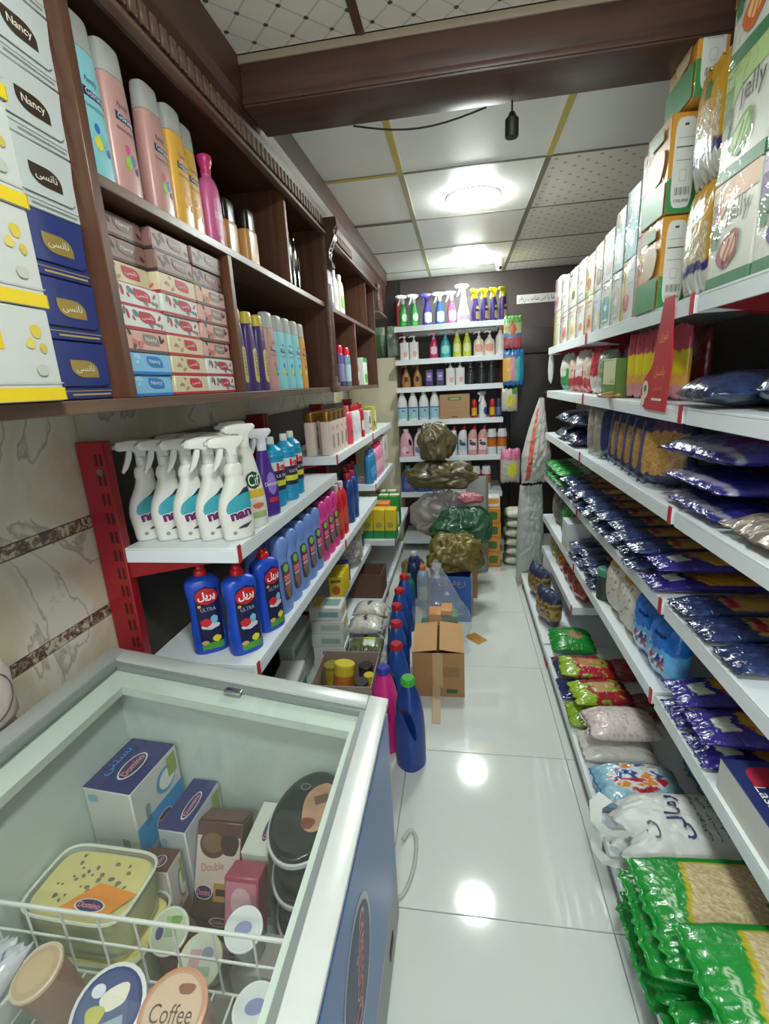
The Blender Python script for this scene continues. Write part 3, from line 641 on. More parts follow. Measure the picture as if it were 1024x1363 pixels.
place(plainbottle('lotion_bottle', 'pale blue and white lotion bottle near the cabinet end', 'bottle', '#c9d3dc', .22, .035, .02, '#e6e8ea', lab='#5d7fb5'), -.65, 3.42, Z, LFT)
# ---- tissue and envelope boxes, first bay
def envelope(base, ink, logo, txt, lab, tc='#f3ead6'):
    """box with a tongue flap and a leaf-shaped badge on its front"""
    W, D, H = .166, .13, .0925
    t = thing('tissue_box', lab, 'tissue box', None); obj('body', rbox(-W/2, W/2, -D/2, D/2, 0, H, .002, 1), mat(base, .42, var=.03), t)
    fl_ = [(-W/2+.002, H), (W/2-.002, H), (W/2-.010, .028), (W/2-.018, .022), (-W/2+.018, .022), (-W/2+.010, .028)]
    obj('flap', prism(fl_, -D/2-.003, -D/2-.0006, 'y'), mat(base, .4, var=.02, scale=20), t)
    flat_shape(t, 'leaf', mat(logo, .3, .35), (.02, -D/2-.0036, .05), (1,0,0), (0,0,1), .06, .028, name='logo_badge')
    flat_text(t, txt, INK(tc), (.02, -D/2-.0042, .05), (1,0,0), (0,0,1), .042, .014, name='logo_lettering', bold=.01)
    flat_shape(t, 'rect', INK(ink), (0, -D/2-.0006, .014), (1,0,0), (0,0,1), W*.98, .0012, name='gold_line'); flat_shape(t, 'rect', INK(ink), (.03, -D/2-.0006, .008), (1,0,0), (0,0,1), .09, .003, name='small_print')
    if base == '#2f3d7d':
        for k, (a, b) in enumerate(((-.03, .045), (.01, .03), (.035, .062))): flat_shape(t, 'star', INK('#c9bfae'), (-W/2-.0006, a, b), (0,-1,0), (0,0,1), .05, .05, name='flower_print')
    return t
NV = '#2f3d7d'
for k, zz in enumerate((0, 1, 2)):
    place(envelope(NV, '#c2ab6a', '#b59b52', 'نانسی', ['navy blue tissue box with gold badge, lowest of its stack', 'navy blue tissue box with gold badge, middle of three navy', 'navy blue tissue box with gold badge, directly under the white ones'][k]), -.70, .745-.002*k, 1.4105+zz*.0945, LFT)
for k in range(4):
    place(envelope('#cdd4d3', '#8e8f8c', '#4d3f38', 'نانسی' if k == 0 else 'Nancy', ['white tissue box with brown badge lying directly on the navy boxes', 'white tissue box with brown badge, second above the navy boxes', 'white tissue box with brown badge, third above the navy boxes', 'white tissue box with brown badge, topmost under the cabinet top'][k]), -.698+.003*k, .742, 1.4105+.2835+k*.0945, LFT)
def yellowtissue(lab):
    W, D, H = .16, .13, .125
    return carton('tissue_box', lab, 'tissue box', (W, D, H), '#c6c8c3', [('F','rect',0,-.42,1,.14,'#e2c51c'),('F','rect',-.2,.15,.36,.22,'#e0bd1a'),('F','txt:نانسی',-.2,.15,.26,.13,'#fbf6dc'),('F','bean',.32,.25,.1,.16,'#d8bb3a'),('F','bean',.24,.12,.09,.12,'#d8c25a',1),('F','bean',.36,.08,.08,.1,'#c9b04a',2),('F','rect',0,-.3,1,.012,'#b4b4aa'),('F','bean',.3,-.16,.12,.14,'#bdbbb0'),('L','rect',0,-.42,1,.14,'#e2c51c'),('R','rect',0,-.42,1,.14,'#e2c51c'),('R','star',.1,.1,.4,.4,'#d8cb8a')])
for k in range(4): place(yellowtissue(['white and yellow flowered tissue box, lowest of its stack', 'white and yellow flowered tissue box, second of its stack', 'white and yellow flowered tissue box, third of its stack', 'white and yellow flowered tissue box, topmost of its stack'][k]), -.645, .572+.003*k, 1.4105+k*.1265, LFT)
# ---- pocket tissue boxes, 3 columns of 8
def tissue(kind):
    base, foot, badge, tx, blots = {'blue': ('#7fbbe0','#1f78c4','#2678bd','Nancy',('#a6d3ea',)), 'floral': ('#d9dcd6','#b5273a','#b5213a','نانسی',('#5f7a6c','#b5213a','#78828c')),
        'cream': ('#d8c9a6','#b5273a','#c0233a','نانسی',('#b58a6a','#c96a6a')), 'pink': ('#d9a79c','#5b4f4b','#8a7f78','Nancy',('#4a3a36','#5a4640','#c9786c')), 'dark': ('#8f6a63','#3f3735','#7d6a64','Nancy',('#2e2523','#3a2e2b'))}[kind]
    art = [('F','rect',0,-.43,1,.13,foot),('L','rect',0,-.43,1,.13,foot),('F','leaf',.1,.1,.36,.5,badge),('F','txt:'+tx,.1,.1,.26,.24,'#f4e9dd')]
    for k in range(7): art.append(('F' if k < 5 else 'L','bean',(-.4,-.28,.4,.34,-.12,.2,-.2)[k],(.25,-.15,.25,-.2,.38,.1,.2)[k],.14,.22,blots[k % len(blots)],k))
    t = carton('tissue_pack', 'pocket tissue box', 'tissue box', (.142, .15, .0412), base, art[:4])
    rr = random.Random(len(kind)*7+ord(kind[1])); dense = {'blue': 5, 'cream': 8, 'floral': 26, 'pink': 22, 'dark': 26}[kind]
    for ci, c in enumerate(blots):
        V, F = [], []
        for i in range(dense//len(blots)+1):
            f = rr.choice('FFFLT'); o, ex, ey, FW, FH = face_frame(f, .142, .15, .0412, .0004+.0001*ci); u, v = rr.uniform(-.43, .43), rr.uniform(-.26, .4)
            if f == 'F' and abs(u-.1) < .22 and abs(v-.1) < .3: continue
            s, rot = rr.uniform(.005, .011)*(1.0 if kind != 'pink' else 1.3), rr.uniform(0, 6); n = len(V)
            for a, b in outline('bean', s*2, s*1.1, 10):
                a, b = a*math.cos(rot)-b*math.sin(rot), a*math.sin(rot)+b*math.cos(rot); a = min(max(a+u*FW, -FW/2), FW/2); b = min(max(b+v*FH, -FH*.36), FH/2); V.append(tuple(o+ex*a+ey*b))
            F.append(tuple(range(n, n+10)))
        if V: obj('flower_print', (V, F), INK(c), t, smooth=False)['kind'] = 'stuff'
    return t
TP = {k: tissue(k) for k in ('blue', 'floral', 'cream', 'pink', 'dark')}
colsT = [['blue','blue','pink','floral','floral','cream','dark','dark'], ['cream','cream','cream','floral','floral','cream','dark','dark'], ['floral','floral','pink','pink','pink','pink','dark','dark']]
ordn = ['lowest','second','third','fourth','fifth','sixth','seventh','topmost']; wherec = ['column next to the navy boxes', 'middle column', 'column by the purple bottles']
desc = {'blue':'sky blue tissue box', 'floral':'white floral tissue box with red badge', 'cream':'cream tissue box with red badge', 'pink':'pink and brown patterned tissue box', 'dark':'dark brown patterned tissue box'}
for c in range(3):
    for r in range(8):
        if colsT[c][r] == 'dark' and r == 7 and c == 2: pass
        place(TP[colsT[c][r]], -.69-(.004 if (r*7+c*3) % 4 == 0 else 0)-(.02 if (c == 0 and r > 4) else 0), .925+c*.148, 1.4105+r*.0417, LFT, '%s, %s in the %s' % (desc[colsT[c][r]], ordn[r], wherec[c]), group='pocket tissue boxes in the cabinet')
# ---- lower bay: purple and yellow tubes, pink and blue shampoos
def purple():
    t, s = oval_bottle('hair_cream_bottle', 'purple bottle with yellow label and yellow cap in lower bay', 'bottle', [(0,.03,.018),(.004,.033,.02),(.1,.032,.02),(.17,.027,.017),(.195,.02,.015)], mat('#4a3570', .3), 2.4, [(.1953,.021,.016),(.2,.022,.017),(.225,.021,.016),(.23,.016,.012)], mat('#cdbb4a', .35), 'purple bottles with yellow labels')
    wrap_shape(t, s, 'rr', INK('#cfc26a'), .004, .075, .036, .105); wrap_text(t, s, 'KERATIN', INK('#5a4a80'), .004, .08, .07, .016, rot=PI/2); return t
PU = purple()
for y in (1.385, 1.465, 1.545): place(PU, -.64, y, 1.4105, LFT)
place(SP, -.645, 1.635, 1.4105, LFT, 'dusty pink shampoo bottle beside the purple bottles, lower bay')
SB2 = dup(SB); freeze(SB2); USED.add(SB2.name); SB2['label'] = 'sky blue shampoo bottle in the lower bay of the cabinet'; SB2['group'] = 'sky blue shampoos in lower bay'
SB2.location = (-.645, 1.725, 1.4105)
for y in (1.81, 1.90): place(SB2, -.645, y, 1.4105, LFT)
place(shampoo('#d99a4a', 'orange shampoo bottle at the end of the lower bay row', None), -.65, 1.99, 1.4105, LFT)
def aerosol(lab, col, capc, band, group=None, h=.21, r=.026, cat='spray can'):
    t = thing('aerosol_can', lab, cat, group); obj('can', loft([(0,r-.002,r-.002),(.003,r,r),(h*.72,r,r),(h*.78,r*.9,r*.9),(h*.8,r*.8,r*.8)], 20), mat(col, .25, .3), t)
    obj('label', loft([(h*.12,r+.0004,r+.0004),(h*.55,r+.0004,r+.0004)], 20, cap=False), INK(band), t); obj('cap', loft([(h*.79,r*.86,r*.86),(h*.95,r*.82,r*.82),(h,r*.6,r*.6)], 18), mat(capc, .3), t); return t
A = aerosol('purple aerosol can with red cap in far lower cabinet bay', '#6a5a9a', '#c9202e', '#8a84b0'); place(A, -.64, 2.62, 1.4105)
A = aerosol('steel blue aerosol can with red cap in far lower cabinet bay', '#7d9ab0', '#c9202e', '#a9c0cc'); place(A, -.64, 2.78, 1.4105)
place(plainbottle('lotion_bottle', 'rosy bottle with white cap in far lower cabinet bay', 'bottle', '#c05a68', .17, .03, .022, '#e6e2e0', lab='#dfc9cc'), -.64, 3.02, 1.4105, LFT)
place(carton('soap_box', 'white and green soap box near the cabinet end', 'box', (.13, .06, .17), '#dfe8dc', [('F','bean',.1,-.25,.7,.4,'#58b03a'),('F','rect',0,.42,1,.16,'#2f9a55')]), -.64, 3.2, 1.4105, LFT)
# ---- trigger sprays on the near tray
WPL = mat('#dcdcd4', .35, var=.02, name='white_plastic')
def nan():
    t = thing('spray_bottle', 'white trigger spray bottle with teal wave label at tray end', 'spray bottle', 'white teal-labelled sprays at the tray end')
    pr = [(0,.036,.018,.0,0),(.004,.041,.0205,0,0),(.03,.043,.0215,0,0),(.07,.045,.022,-.003,0),(.105,.041,.0215,-.001,0),(.13,.034,.0205,.004,0),(.15,.027,.019,.006,0),(.165,.023,.017,.006,0),(.175,.025,.018,.006,0),(.192,.0215,.017,.006,0),(.2,.0145,.0145,.006,0)]
    secs = smoothprof(pr, 4); obj('body', loft(secs, 26, 2.4), WPL, t, angle=60); s = Surf(secs, 2.4)
    wrap_shape(t, s, [(-.034,.0),(-.02,-.022),(.036,-.022),(.038,.04),(.034,.054),(.02,.05),(-.01,.034),(-.028,.02)], mat('#3f9fae', .35), .0, .08, 0, 0, name='label')
    wrap_shape(t, s, [(-.012,-.008),(.022,-.006),(.022,.016),(.006,.01)], INK('#1d3b45'), .012, .124, 0, 0, lift=.0009, name='label_corner', n=6)
    wrap_text(t, s, 'nan', INK('#efeaf0'), .004, .066, .062, .024, lift=.0012, bold=.08, rot=.16, name='lettering_outline'); wrap_text(t, s, 'nan', INK('#6a2358'), .004, .066, .058, .02, lift=.0018, bold=.05, rot=.16)
    wrap_shape(t, s, [(-.02,-.006),(-.004,-.002),(.006,-.006),(.022,.008),(.02,.01),(.006,-.001),(-.003,.003),(-.02,-.004)], INK('#3a3f4a'), .01, .036, 0, 0, lift=.0012, name='bird_print', n=5)
    wrap_shape(t, s, 'ell', INK('#8b9096'), -.018, .02, .011, .011, name='stamp', n=5)
    spray_head(t, .2, WPL, mat('#cfd0cb', .3), 1.05, .006, mat('#e2e2de', .3)); return t
NA = nan()
for k in range(5): place(NA, -.838+k*.0635, 1.14, ZA, .82)
for x, y in ((-.815, 1.275), (-.75, 1.275), (-.685, 1.275)): place(NA, x, y, ZA, .9, 'white trigger spray bottle standing behind the front row of sprays', group='white sprays behind the front row')
def spray(lab, col, prof, head, headm2=None, labels=(), p=2.4, group=None, hs=1.0, name='spray_bottle', m=None):
    t = thing(name, lab, 'spray bottle', group); secs = smoothprof(prof, 4); obj('body', loft(secs, 22, p), m or mat(col, .3, var=.02), t, angle=60); s = Surf(secs, p)
    for l in labels:
        if l[0].startswith('txt:'): wrap_text(t, s, l[0][4:], INK(l[5]), l[1], l[2], l[3], l[4], lift=.0016)
        else: wrap_shape(t, s, l[0], INK(l[5]), l[1], l[2], l[3], l[4], lift=l[6] if len(l) > 6 else .0006)
    spray_head(t, prof[-1][0], mat(head, .35), mat(headm2, .35) if headm2 else None, hs); return t
CIFP = [(0,.038,.024),(.005,.044,.028),(.06,.045,.029),(.12,.038,.025),(.18,.026,.019),(.215,.018,.015),(.225,.0145,.0145)]
place(spray('tall white trigger spray bottle with round green logo at tray edge', '#dedfd6', CIFP, '#e4e4de', labels=[('ell',.002,.135,.046,.05,'#1f4a35'),('txt:Cif',.002,.135,.034,.032,'#f2f2ec'),('rect',.002,.098,.06,.022,'#d9b53a'),('rr',.002,.065,.056,.04,'#d8c9b8'),('bean',.006,.062,.035,.022,'#c96a52',.001),('rect',.002,.036,.056,.018,'#9ab57a')]), -.592, 1.25, ZA, .95)
DOMP = [(0,.034,.024),(.005,.039,.027),(.06,.04,.028),(.11,.036,.026),(.15,.024,.019),(.185,.017,.015),(.2,.0145,.0145)]
place(spray('purple trigger spray bottle with white head at tray edge', '#4b2a86', DOMP, '#d9dade', labels=[('ell',.004,.1,.034,.07,'#8f7ac0'),('txt:Domestos',.004,.1,.05,.012,'#e9e4f2'),('rect',.004,.05,.034,.014,'#c9303a')]), -.595, 1.372, ZA, 1.05)
place(spray('white trigger spray bottle behind the purple spray', '#dcdcd6', CIFP, '#dedfda'), -.685, 1.39, ZA, 1.0)
def ka():
    t, s = oval_bottle('drain_cleaner_bottle', 'ribbed turquoise drain cleaner bottle with black and yellow label', 'bottle', [(0,.032,.032),(.004,.036,.036),(.012,.034,.034),(.018,.036,.036),(.026,.034,.034),(.034,.036,.036),(.042,.034,.034),(.05,.037,.037),(.15,.037,.037),(.158,.035,.035),(.166,.037,.037),(.174,.034,.034),(.182,.035,.035),(.19,.028,.028),(.205,.012,.012)], mat('#1f93bd', .35), 2, [(.205,.011,.011),(.207,.013,.013),(.225,.012,.012),(.228,.009,.009)], mat('#d9dcd2', .4), 'ribbed turquoise bottles', k=2)
    obj('label', loft([(.055,.0376,.0376),(.145,.0376,.0376)], 24, cap=False), INK('#2a2540'), t); obj('label_band', loft([(.07,.038,.038),(.088,.038,.038)], 24, cap=False), INK('#cfcf3a'), t); obj('label_band', loft([(.12,.038,.038),(.148,.038,.038)], 24, cap=False), INK('#d8d5d2'), t)
    S2 = Surf([(0,.038,.038),(.2,.038,.038)], 2); wrap_text(t, S2, 'ka', INK('#c9203a'), 0, .132, .04, .026, bold=.05, lift=.001); wrap_text(t, S2, 'ULTRA', INK('#e6e4ea'), 0, .103, .045, .01, lift=.001); return t
KA = ka()
for x, y in ((-.615, 1.49), (-.605, 1.585), (-.615, 1.68), (-.71, 1.47)): place(KA, x, y, ZA, LFT-.3)
# ---- cream bottles with gold caps and neighbours on the next tray
def cream():
    t, s = oval_bottle('conditioner_bottle', 'cream bottle with square gold cap on middle tray', 'bottle', [(0,.036,.024),(.004,.039,.027),(.12,.039,.027),(.15,.038,.026)], mat('#d9c6ba', .35), 4, [(.1505,.036,.024),(.154,.037,.025),(.19,.037,.025),(.193,.034,.022)], mat('#8a6228', .25, .6), 'cream bottles with gold caps', capname='gold_cap')
    wrap_shape(t, s, 'rect', INK('#8d7d6e'), 0, .06, .022, .06); wrap_shape(t, s, 'ell', INK('#9a8a7a'), 0, .12, .02, .02); return t
CR = cream()
for k in range(4): place(CR, -.60, 2.135+k*.083, ZB, LFT)
for k in range(5): place(CR, -.67, 2.12+k*.083, ZB, LFT, 'cream bottle with gold cap in the rear row of the middle tray', group='cream bottles in the rear row')
place(plainbottle('cleaner_bottle', 'coral red cleaner bottle beside the cream bottles', 'bottle', '#d9485c', .2, .038, .03, '#d86a72', txt=('Aef', '#4a4a86'), neck=.45), -.6, 2.52, ZB, LFT)
RW = plainbottle('cleaner_bottle', 'white bottle with red cap on the far middle tray', 'bottle', '#dcdada', .195, .032, .026, '#c41f2c', 'white bottles with red caps', lab='#c9ccd4', neck=.6)
for y in (2.66, 2.76): place(RW, -.6, y, ZB, LFT)
place(plainbottle('cleaner_bottle', 'deep red bottle next to the white red-capped bottles', 'bottle', '#a82232', .2, .034, .026, '#a3202c', lab='#d9c4c4', neck=.6), -.6, 2.87, ZB, LFT)
BW = carton('detergent_box', 'white detergent box with black caps print on far middle tray', 'box', (.11, .07, .14), '#d9d9d2', [('F','ell',-.1,.1,.5,.4,'#5a5a52'),('F','ell',.2,.38,.14,.14,'#222222'),('F','rect',0,-.3,.8,.1,'#8d8d80')]); place(BW, -.61, 3.08, ZB, LFT)
place(carton('detergent_box', 'olive yellow detergent box on far middle tray', 'box', (.14, .07, .16), '#b5a93c', [('F','ell',.15,.1,.4,.5,'#e0dcae'),('F','rect',-.2,-.2,.3,.2,'#6d6a2c')]), -.61, 3.25, ZB, LFT)
# ---- lower tray
PRB = mat('#1d49b8', .3, name='blue_plastic')
def pril(lab, group=None):
    t, s = oval_bottle('dish_soap_bottle', lab, 'dish soap', [(0,.042,.026),(.005,.047,.03),(.06,.046,.03),(.11,.042,.027),(.15,.043,.028),(.19,.047,.03),(.21,.044,.028),(.222,.028,.02),(.226,.016,.016)], PRB, 2.6, [(.2265,.015,.015),(.228,.017,.017),(.24,.016,.016),(.244,.012,.012),(.252,.011,.011),(.255,.008,.008)], mat('#c4161f', .3), group)
    wrap_shape(t, s, 'rr', INK('#151a44'), .006, .106, .064, .19, lift=.0005, n=18); wrap_shape(t, s, 'ell', INK('#c01f2c'), .006, .17, .06, .05, lift=.001); wrap_text(t, s, 'پریل', INK('#f3eff0'), .006, .17, .046, .03, bold=.03, lift=.0016)
    wrap_text(t, s, 'ULTRA', INK('#aab4cc'), .006, .132, .04, .011, lift=.0011); wrap_shape(t, s, 'ell', INK('#d9a93a'), -.016, .143, .01, .01, lift=.001, n=5)
    wrap_shape(t, s, 'ell', INK('#c9ccd2'), .006, .082, .05, .022, lift=.001); wrap_shape(t, s, 'bean', INK('#c4232c'), -.004, .093, .03, .03, lift=.0015, n=7); wrap_shape(t, s, 'bean', INK('#6fb4d9'), .018, .1, .018, .032, lift=.002, n=7)
    wrap_shape(t, s, 'rect', INK('#4f9a3a'), .006, .023, .058, .02, lift=.0009); wrap_shape(t, s, 'ell', INK('#e0cf3a'), .018, .043, .024, .022, lift=.0014, n=7); wrap_shape(t, s, 'ell', INK('#d9a26a'), -.014, .035, .02, .014, lift=.0014, n=7)
    return t
P = pril('royal blue dish soap bottle standing farthest in from the tray edge', None); place(P, -.71, 1.13, ZLO, .55)
place(P, -.605, 1.135, ZLO, .85, 'royal blue dish soap bottle at the tray corner'); place(P, -.585, 1.265, ZLO, 1.1, 'royal blue dish soap bottle next to the pale blue ones')
def duck(col, lab, group, capc):
    t = thing('toilet_cleaner_bottle', lab, 'cleaner', group); pr = [(0,.038,.024,0,0),(.005,.043,.028,0,0),(.08,.043,.028,0,0),(.14,.041,.026,0,0),(.165,.032,.023,.002,0),(.185,.026,.022,.006,0),(.205,.031,.025,.011,0),(.228,.031,.025,.012,0),(.245,.022,.02,.009,0),(.251,.01,.012,.006,0)]
    secs = smoothprof(pr, 4); obj('body', loft(secs, 22, 2.5), mat(col, .32), t, angle=60); s = Surf(secs, 2.5)
    wrap_shape(t, s, 'rr', INK('#3f4252'), .0, .105, .05, .13); wrap_shape(t, s, 'ell', INK('#8cb848'), 0, .15, .03, .03, lift=.0011, n=8); wrap_shape(t, s, 'rect', INK('#c22a3a'), 0, .118, .042, .026, lift=.0011, n=8); wrap_text(t, s, 'DOS', INK('#f0e6e6'), 0, .118, .03, .016, lift=.0016)
    wrap_shape(t, s, [(-.022,.02),(.022,.028),(.006,-.03),(-.002,-.03)], INK('#8a6a5a'), 0, .072, 0, 0, lift=.0012, n=6); wrap_shape(t, s, 'rect', INK('#b9bcc6'), 0, .1, .034, .008, lift=.0012, n=6)
    return t
DK = duck('#6f8fd0', 'periwinkle blue toilet cleaner bottle with leaning neck on lower tray', 'periwinkle toilet cleaners', None)
for k in range(5): place(DK, -.585, 1.375+k*.093, ZLO, LFT-.15)
for k in range(4): place(DK, -.665, 1.36+k*.095, ZLO, LFT-.15, 'blue toilet cleaner bottle in the shaded rear row of the lower tray', group='toilet cleaners in rear row')
DP = duck('#d93f92', 'magenta toilet cleaner bottle on lower tray', 'magenta toilet cleaners', None)
for k in range(3): place(DP, -.585, 1.85+k*.091, ZLO, LFT-.15)
RB = plainbottle('cleaner_bottle', 'red cleaner bottle with white neck on lower tray', 'cleaner', '#c0202a', .26, .045, .032, '#d9c9c8', 'red cleaner bottles', lab='#c9503a', neck=.35)
for y in (2.135, 2.23): place(RB, -.59, y, ZLO, LFT)
BB = plainbottle('cleaner_bottle', 'dark blue bottle with red cap on the lower tray past the red ones', 'cleaner', '#20407f', .26, .04, .03, '#b01f30', 'dark blue bottles', lab='#3a5590', neck=.45)
for y in (2.42, 2.52): place(BB, -.595, y, ZLO, LFT)
for y in (2.63, 2.73, 2.83): place(BB, -.66, y, ZLO, LFT, 'dark blue bottle set back near the tray end', group='dark blue bottles set back')
TB = plainbottle('softener_bottle', 'teal blue softener bottle by the pink ones', 'softener', '#2f7fb0', .22, .045, .03, '#3a6fa8', 'teal blue softeners', lab='#5aa0c9', neck=.5)
for y in (3.07, 3.17): place(TB, -.6, y, Z3, LFT)
PK = plainbottle('softener_bottle', 'pink softener bottle on the far tray under the middle one', 'softener', '#d98aa8', .23, .045, .03, '#d4316c', 'pink softeners', lab='#e6b5c4', neck=.4)
for y in (3.28, 3.38, 3.48): place(PK, -.6, y, Z3, LFT)
place(carton('detergent_box', 'pale box with small hearts beside the pink softeners', 'box', (.2, .08, .25), '#d8cdc8', [('F','ell',-.1,.2,.3,.3,'#8d9486'),('F','bean',.2,-.3,.2,.14,'#c42a4a'),('F','bean',-.25,-.25,.14,.1,'#c42a4a')]), -.61, 3.64, Z3, LFT)
# ---- deep low tray with yellow boxes
YB = carton('tea_box', 'yellow box with green foot on the deep low tray', 'box', (.075, .1, .2), '#d9c02e', [('F','rect',0,-.36,1,.28,'#1f8a45'),('F','ell',0,-.02,.6,.2,'#a9a04a'),('L','rect',0,-.36,1,.28,'#1f8a45'),('R','rect',0,-.36,1,.28,'#1f8a45')], 'yellow and green boxes')
for k in range(3): place(YB, -.63+k*.079, 3.09, ZM, 0)
OB = carton('tea_box', 'orange box behind the yellow and green boxes', 'box', (.15, .1, .215), '#d97f4a', [('F','rect',0,.3,.8,.2,'#e0b06a')]); place(OB, -.57, 3.21, ZM)
GB = carton('tea_box', 'bright green and white box on the deep low tray', 'box', (.075, .1, .23), '#2fa04a', [('F','rect',0,-.2,.9,.4,'#d9dfd4'),('T','rect',0,.1,.9,.5,'#e3e0d2'),('T','rect',.0,-.3,.9,.24,'#d95a3a')], 'green and white boxes')
for k in range(3): place(GB, -.64+k*.079, 3.36, ZM)
for k in range(2): place(GB, -.6+k*.079, 3.5, ZM)
# ================================================================ wares on the back shelving
def bplace(p, x, z, y=3.955, rz=0, label=None, group=None): return place(p, x, y, z, rz, label, group=group)
BK = [1.83, 1.585, 1.375, 1.115, .82, .52]
TRG = [(0,.032,.022),(.004,.035,.025),(.07,.036,.026),(.11,.03,.022),(.15,.018,.016),(.165,.0145,.0145)]
GS = spray('green trigger spray bottle with pale label on the top back shelf', '#2f8a3f', TRG, '#c9cfc9', labels=[('ell',0,.065,.05,.06,'#b9d9b4'),('rect',0,.02,.05,.012,'#4fae4a')], group='green sprays on the back shelf')
for x in (-.43, -.345): bplace(GS, x, BK[0], rz=.6)
for x, c, h, l, lab in ((-.245,'#4a3a9a','#3f3592','#d9d6ea','indigo trigger spray bottle with indigo head on the back shelf'), (-.15,'#2f5fa8','#d0d6dc','#d6dde8','blue trigger spray bottle with white label on the back shelf'), (-.06,'#c05a8a','#dcdadd','#e8dde4','rose trigger spray bottle with white label on the back shelf')):
    bplace(spray(lab, c, TRG, h, labels=[('rr',0,.055,.058,.08,l)]), x, BK[0], rz=.4)
bplace(spray('tall lilac and white trigger spray bottle on the top back shelf', '#e2dff0', [(0,.045,.03),(.005,.05,.034),(.07,.046,.032),(.12,.03,.024),(.18,.02,.018),(.2,.016,.016)], '#e8e8ee', labels=[('rr',0,.04,.08,.05,'#b9a4dc')], hs=1.1), .03, BK[0], rz=.4)
YS = spray('violet trigger spray bottle with yellow head on the back shelf', '#3d2a6c', TRG, '#e0cf2a', labels=[('rr',0,.045,.05,.06,'#c9b27a'),('crown',.0,.1,.04,.02,'#cfc04a')], group='violet sprays with yellow heads')
for k in range(4): bplace(YS, .12+k*.068, BK[0], 3.95, .95)
def pumpb(lab, col, h, rx, ry, head, labc=None, group=None, p=2.4, shape=0, m=None, s_=1):
    pr = [(0,rx*.9,ry*.9),(.004,rx,ry),(h*.5,rx,ry),(h*.8,rx*(.9 if shape == 0 else .7),ry*.85),(h*.95,rx*.5,ry*.6),(h,.013,.013)] if shape < 2 else [(0,rx*.95,ry*.95),(.003,rx,ry),(h*.95,rx,ry),(h*.99,rx*.9,ry*.9),(h,.014,.014)]
    t = thing('pump_bottle', lab, 'soap bottle', group); secs = smoothprof(pr, 4); obj('body', loft(secs, 20, p), m or mat(col, .3), t, angle=60); s = Surf(secs, p)
    if labc: wrap_shape(t, s, 'rr', INK(labc), 0, h*.42, rx*1.4, h*.45)
    pump_head(t, h, mat(head, .35), s_); return t
PW = pumpb('square white pump bottle with faint pink print on the back shelf', '#d9d8d6', .13, .036, .028, '#d8d8d6', None, 'square white pump bottles', 5, 2)
flat_shape(PW, 'bean', INK('#d9a6a2'), (.008, -.0292, .04), (1,0,0), (0,0,1), .03, .05)
for x in (-.43, -.355): bplace(PW, x, BK[1])
bplace(pumpb('raspberry pink pump soap bottle on the second back shelf', '#b8285a', .14, .035, .026, '#d98aa4', '#e0c4cc', shape=1), -.2, BK[1])
bplace(pumpb('turquoise pump soap bottle on the second back shelf', '#1f9aa0', .14, .042, .028, '#6fc0c4', '#8fd4d6', shape=1), -.11, BK[1])
LM = pumpb('lime green pump soap bottle on the second back shelf', '#b3c03c', .155, .034, .027, '#c9d07a', '#d4dca0', 'lime pump soaps', shape=1)
for x in (-.02, .055): bplace(LM, x, BK[1])
CO = pumpb('peach and white pump soap bottle on the second back shelf', '#dccfc2', .13, .04, .028, '#e6dcd2', '#d99a84', 'peach pump soaps')
for x in (.145, .225): bplace(CO, x, BK[1])
bplace(pumpb('plain white pump bottle half hidden by the hanging sachets', '#d5d3ce', .16, .036, .028, '#dddbd6'), .305, BK[1])
GO = pumpb('gold sculpted pump soap bottle with dark emblem on the third shelf', '#b07a42', .12, .034, .026, '#8f6030', None, 'gold pump soaps', 2.2, 1); flat_shape(GO, 'ell', INK('#3a2a1c'), (0, -.0285, .06), (1,0,0), (0,0,1), .028, .042)
for x in (-.425, -.335): bplace(GO, x, BK[2])
PJ = carton('cream_jar_box', 'dark purple box with lilac label on the third back shelf', 'box', (.06, .05, .125), '#33285a', [('F','rect',0,.08,.66,.5,'#8f78b5'),('F','rect',0,.1,.4,.08,'#d9cfe4')], 'dark purple boxes')
for x in (-.24, -.155): bplace(PJ, x, BK[2])
for x in (-.075, -.0): bplace(PW, x, BK[2], label='square white pump bottle on the third back shelf', group='square white pumps on the third shelf')
CL = pumpb('dark smoky clear pump bottle on the third back shelf', '#4a4a4e', .12, .03, .026, '#6a6a6e', None, 'smoky pump bottles', 2.2, 1, mat('#4a4a50', .08, trans=.4))
for x in (.08, .165, .24): bplace(CL, x, BK[2])
def bleach():
    t, s = oval_bottle('bleach_bottle', 'white bleach bottle with aqua label on the fourth back shelf', 'bleach', [(0,.036,.028),(.005,.04,.032),(.1,.04,.032),(.15,.036,.03),(.19,.022,.022),(.2,.016,.016)], mat('#dcdedc', .35), 2.4, [(.2,.017,.017),(.215,.016,.016),(.218,.012,.012)], mat('#d6d8d8', .35), 'white bleach bottles')
    wrap_shape(t, s, 'rect', INK('#8fc4d4'), 0, .06, .078, .09); wrap_shape(t, s, 'rect', INK('#3a78b0'), 0, .1, .078, .01, lift=.001); wrap_shape(t, s, 'leaf', INK('#c03a5a'), .01, .075, .02, .014, lift=.0012, n=5); return t
BL = bleach()
for k in range(4): bplace(BL, -.465+k*.087, BK[3])
cb_ = carton('cardboard_box', 'small brown cardboard box with green logo on the fourth shelf', 'box', (.235, .2, .19), '#a8825a', [('F','rr',.0,.32,.46,.14,'#3f7a3a'),('F','rr',0,.32,.3,.05,'#a9b48a'),('F','rect',0,-.05,.5,.012,'#7d5f3f'),('F','rect',0,-.25,.4,.012,'#7d5f3f'),('F','rr',0,-.42,.2,.05,'#5f4a30')]); bplace(cb_, -.045, BK[3], 4.01)
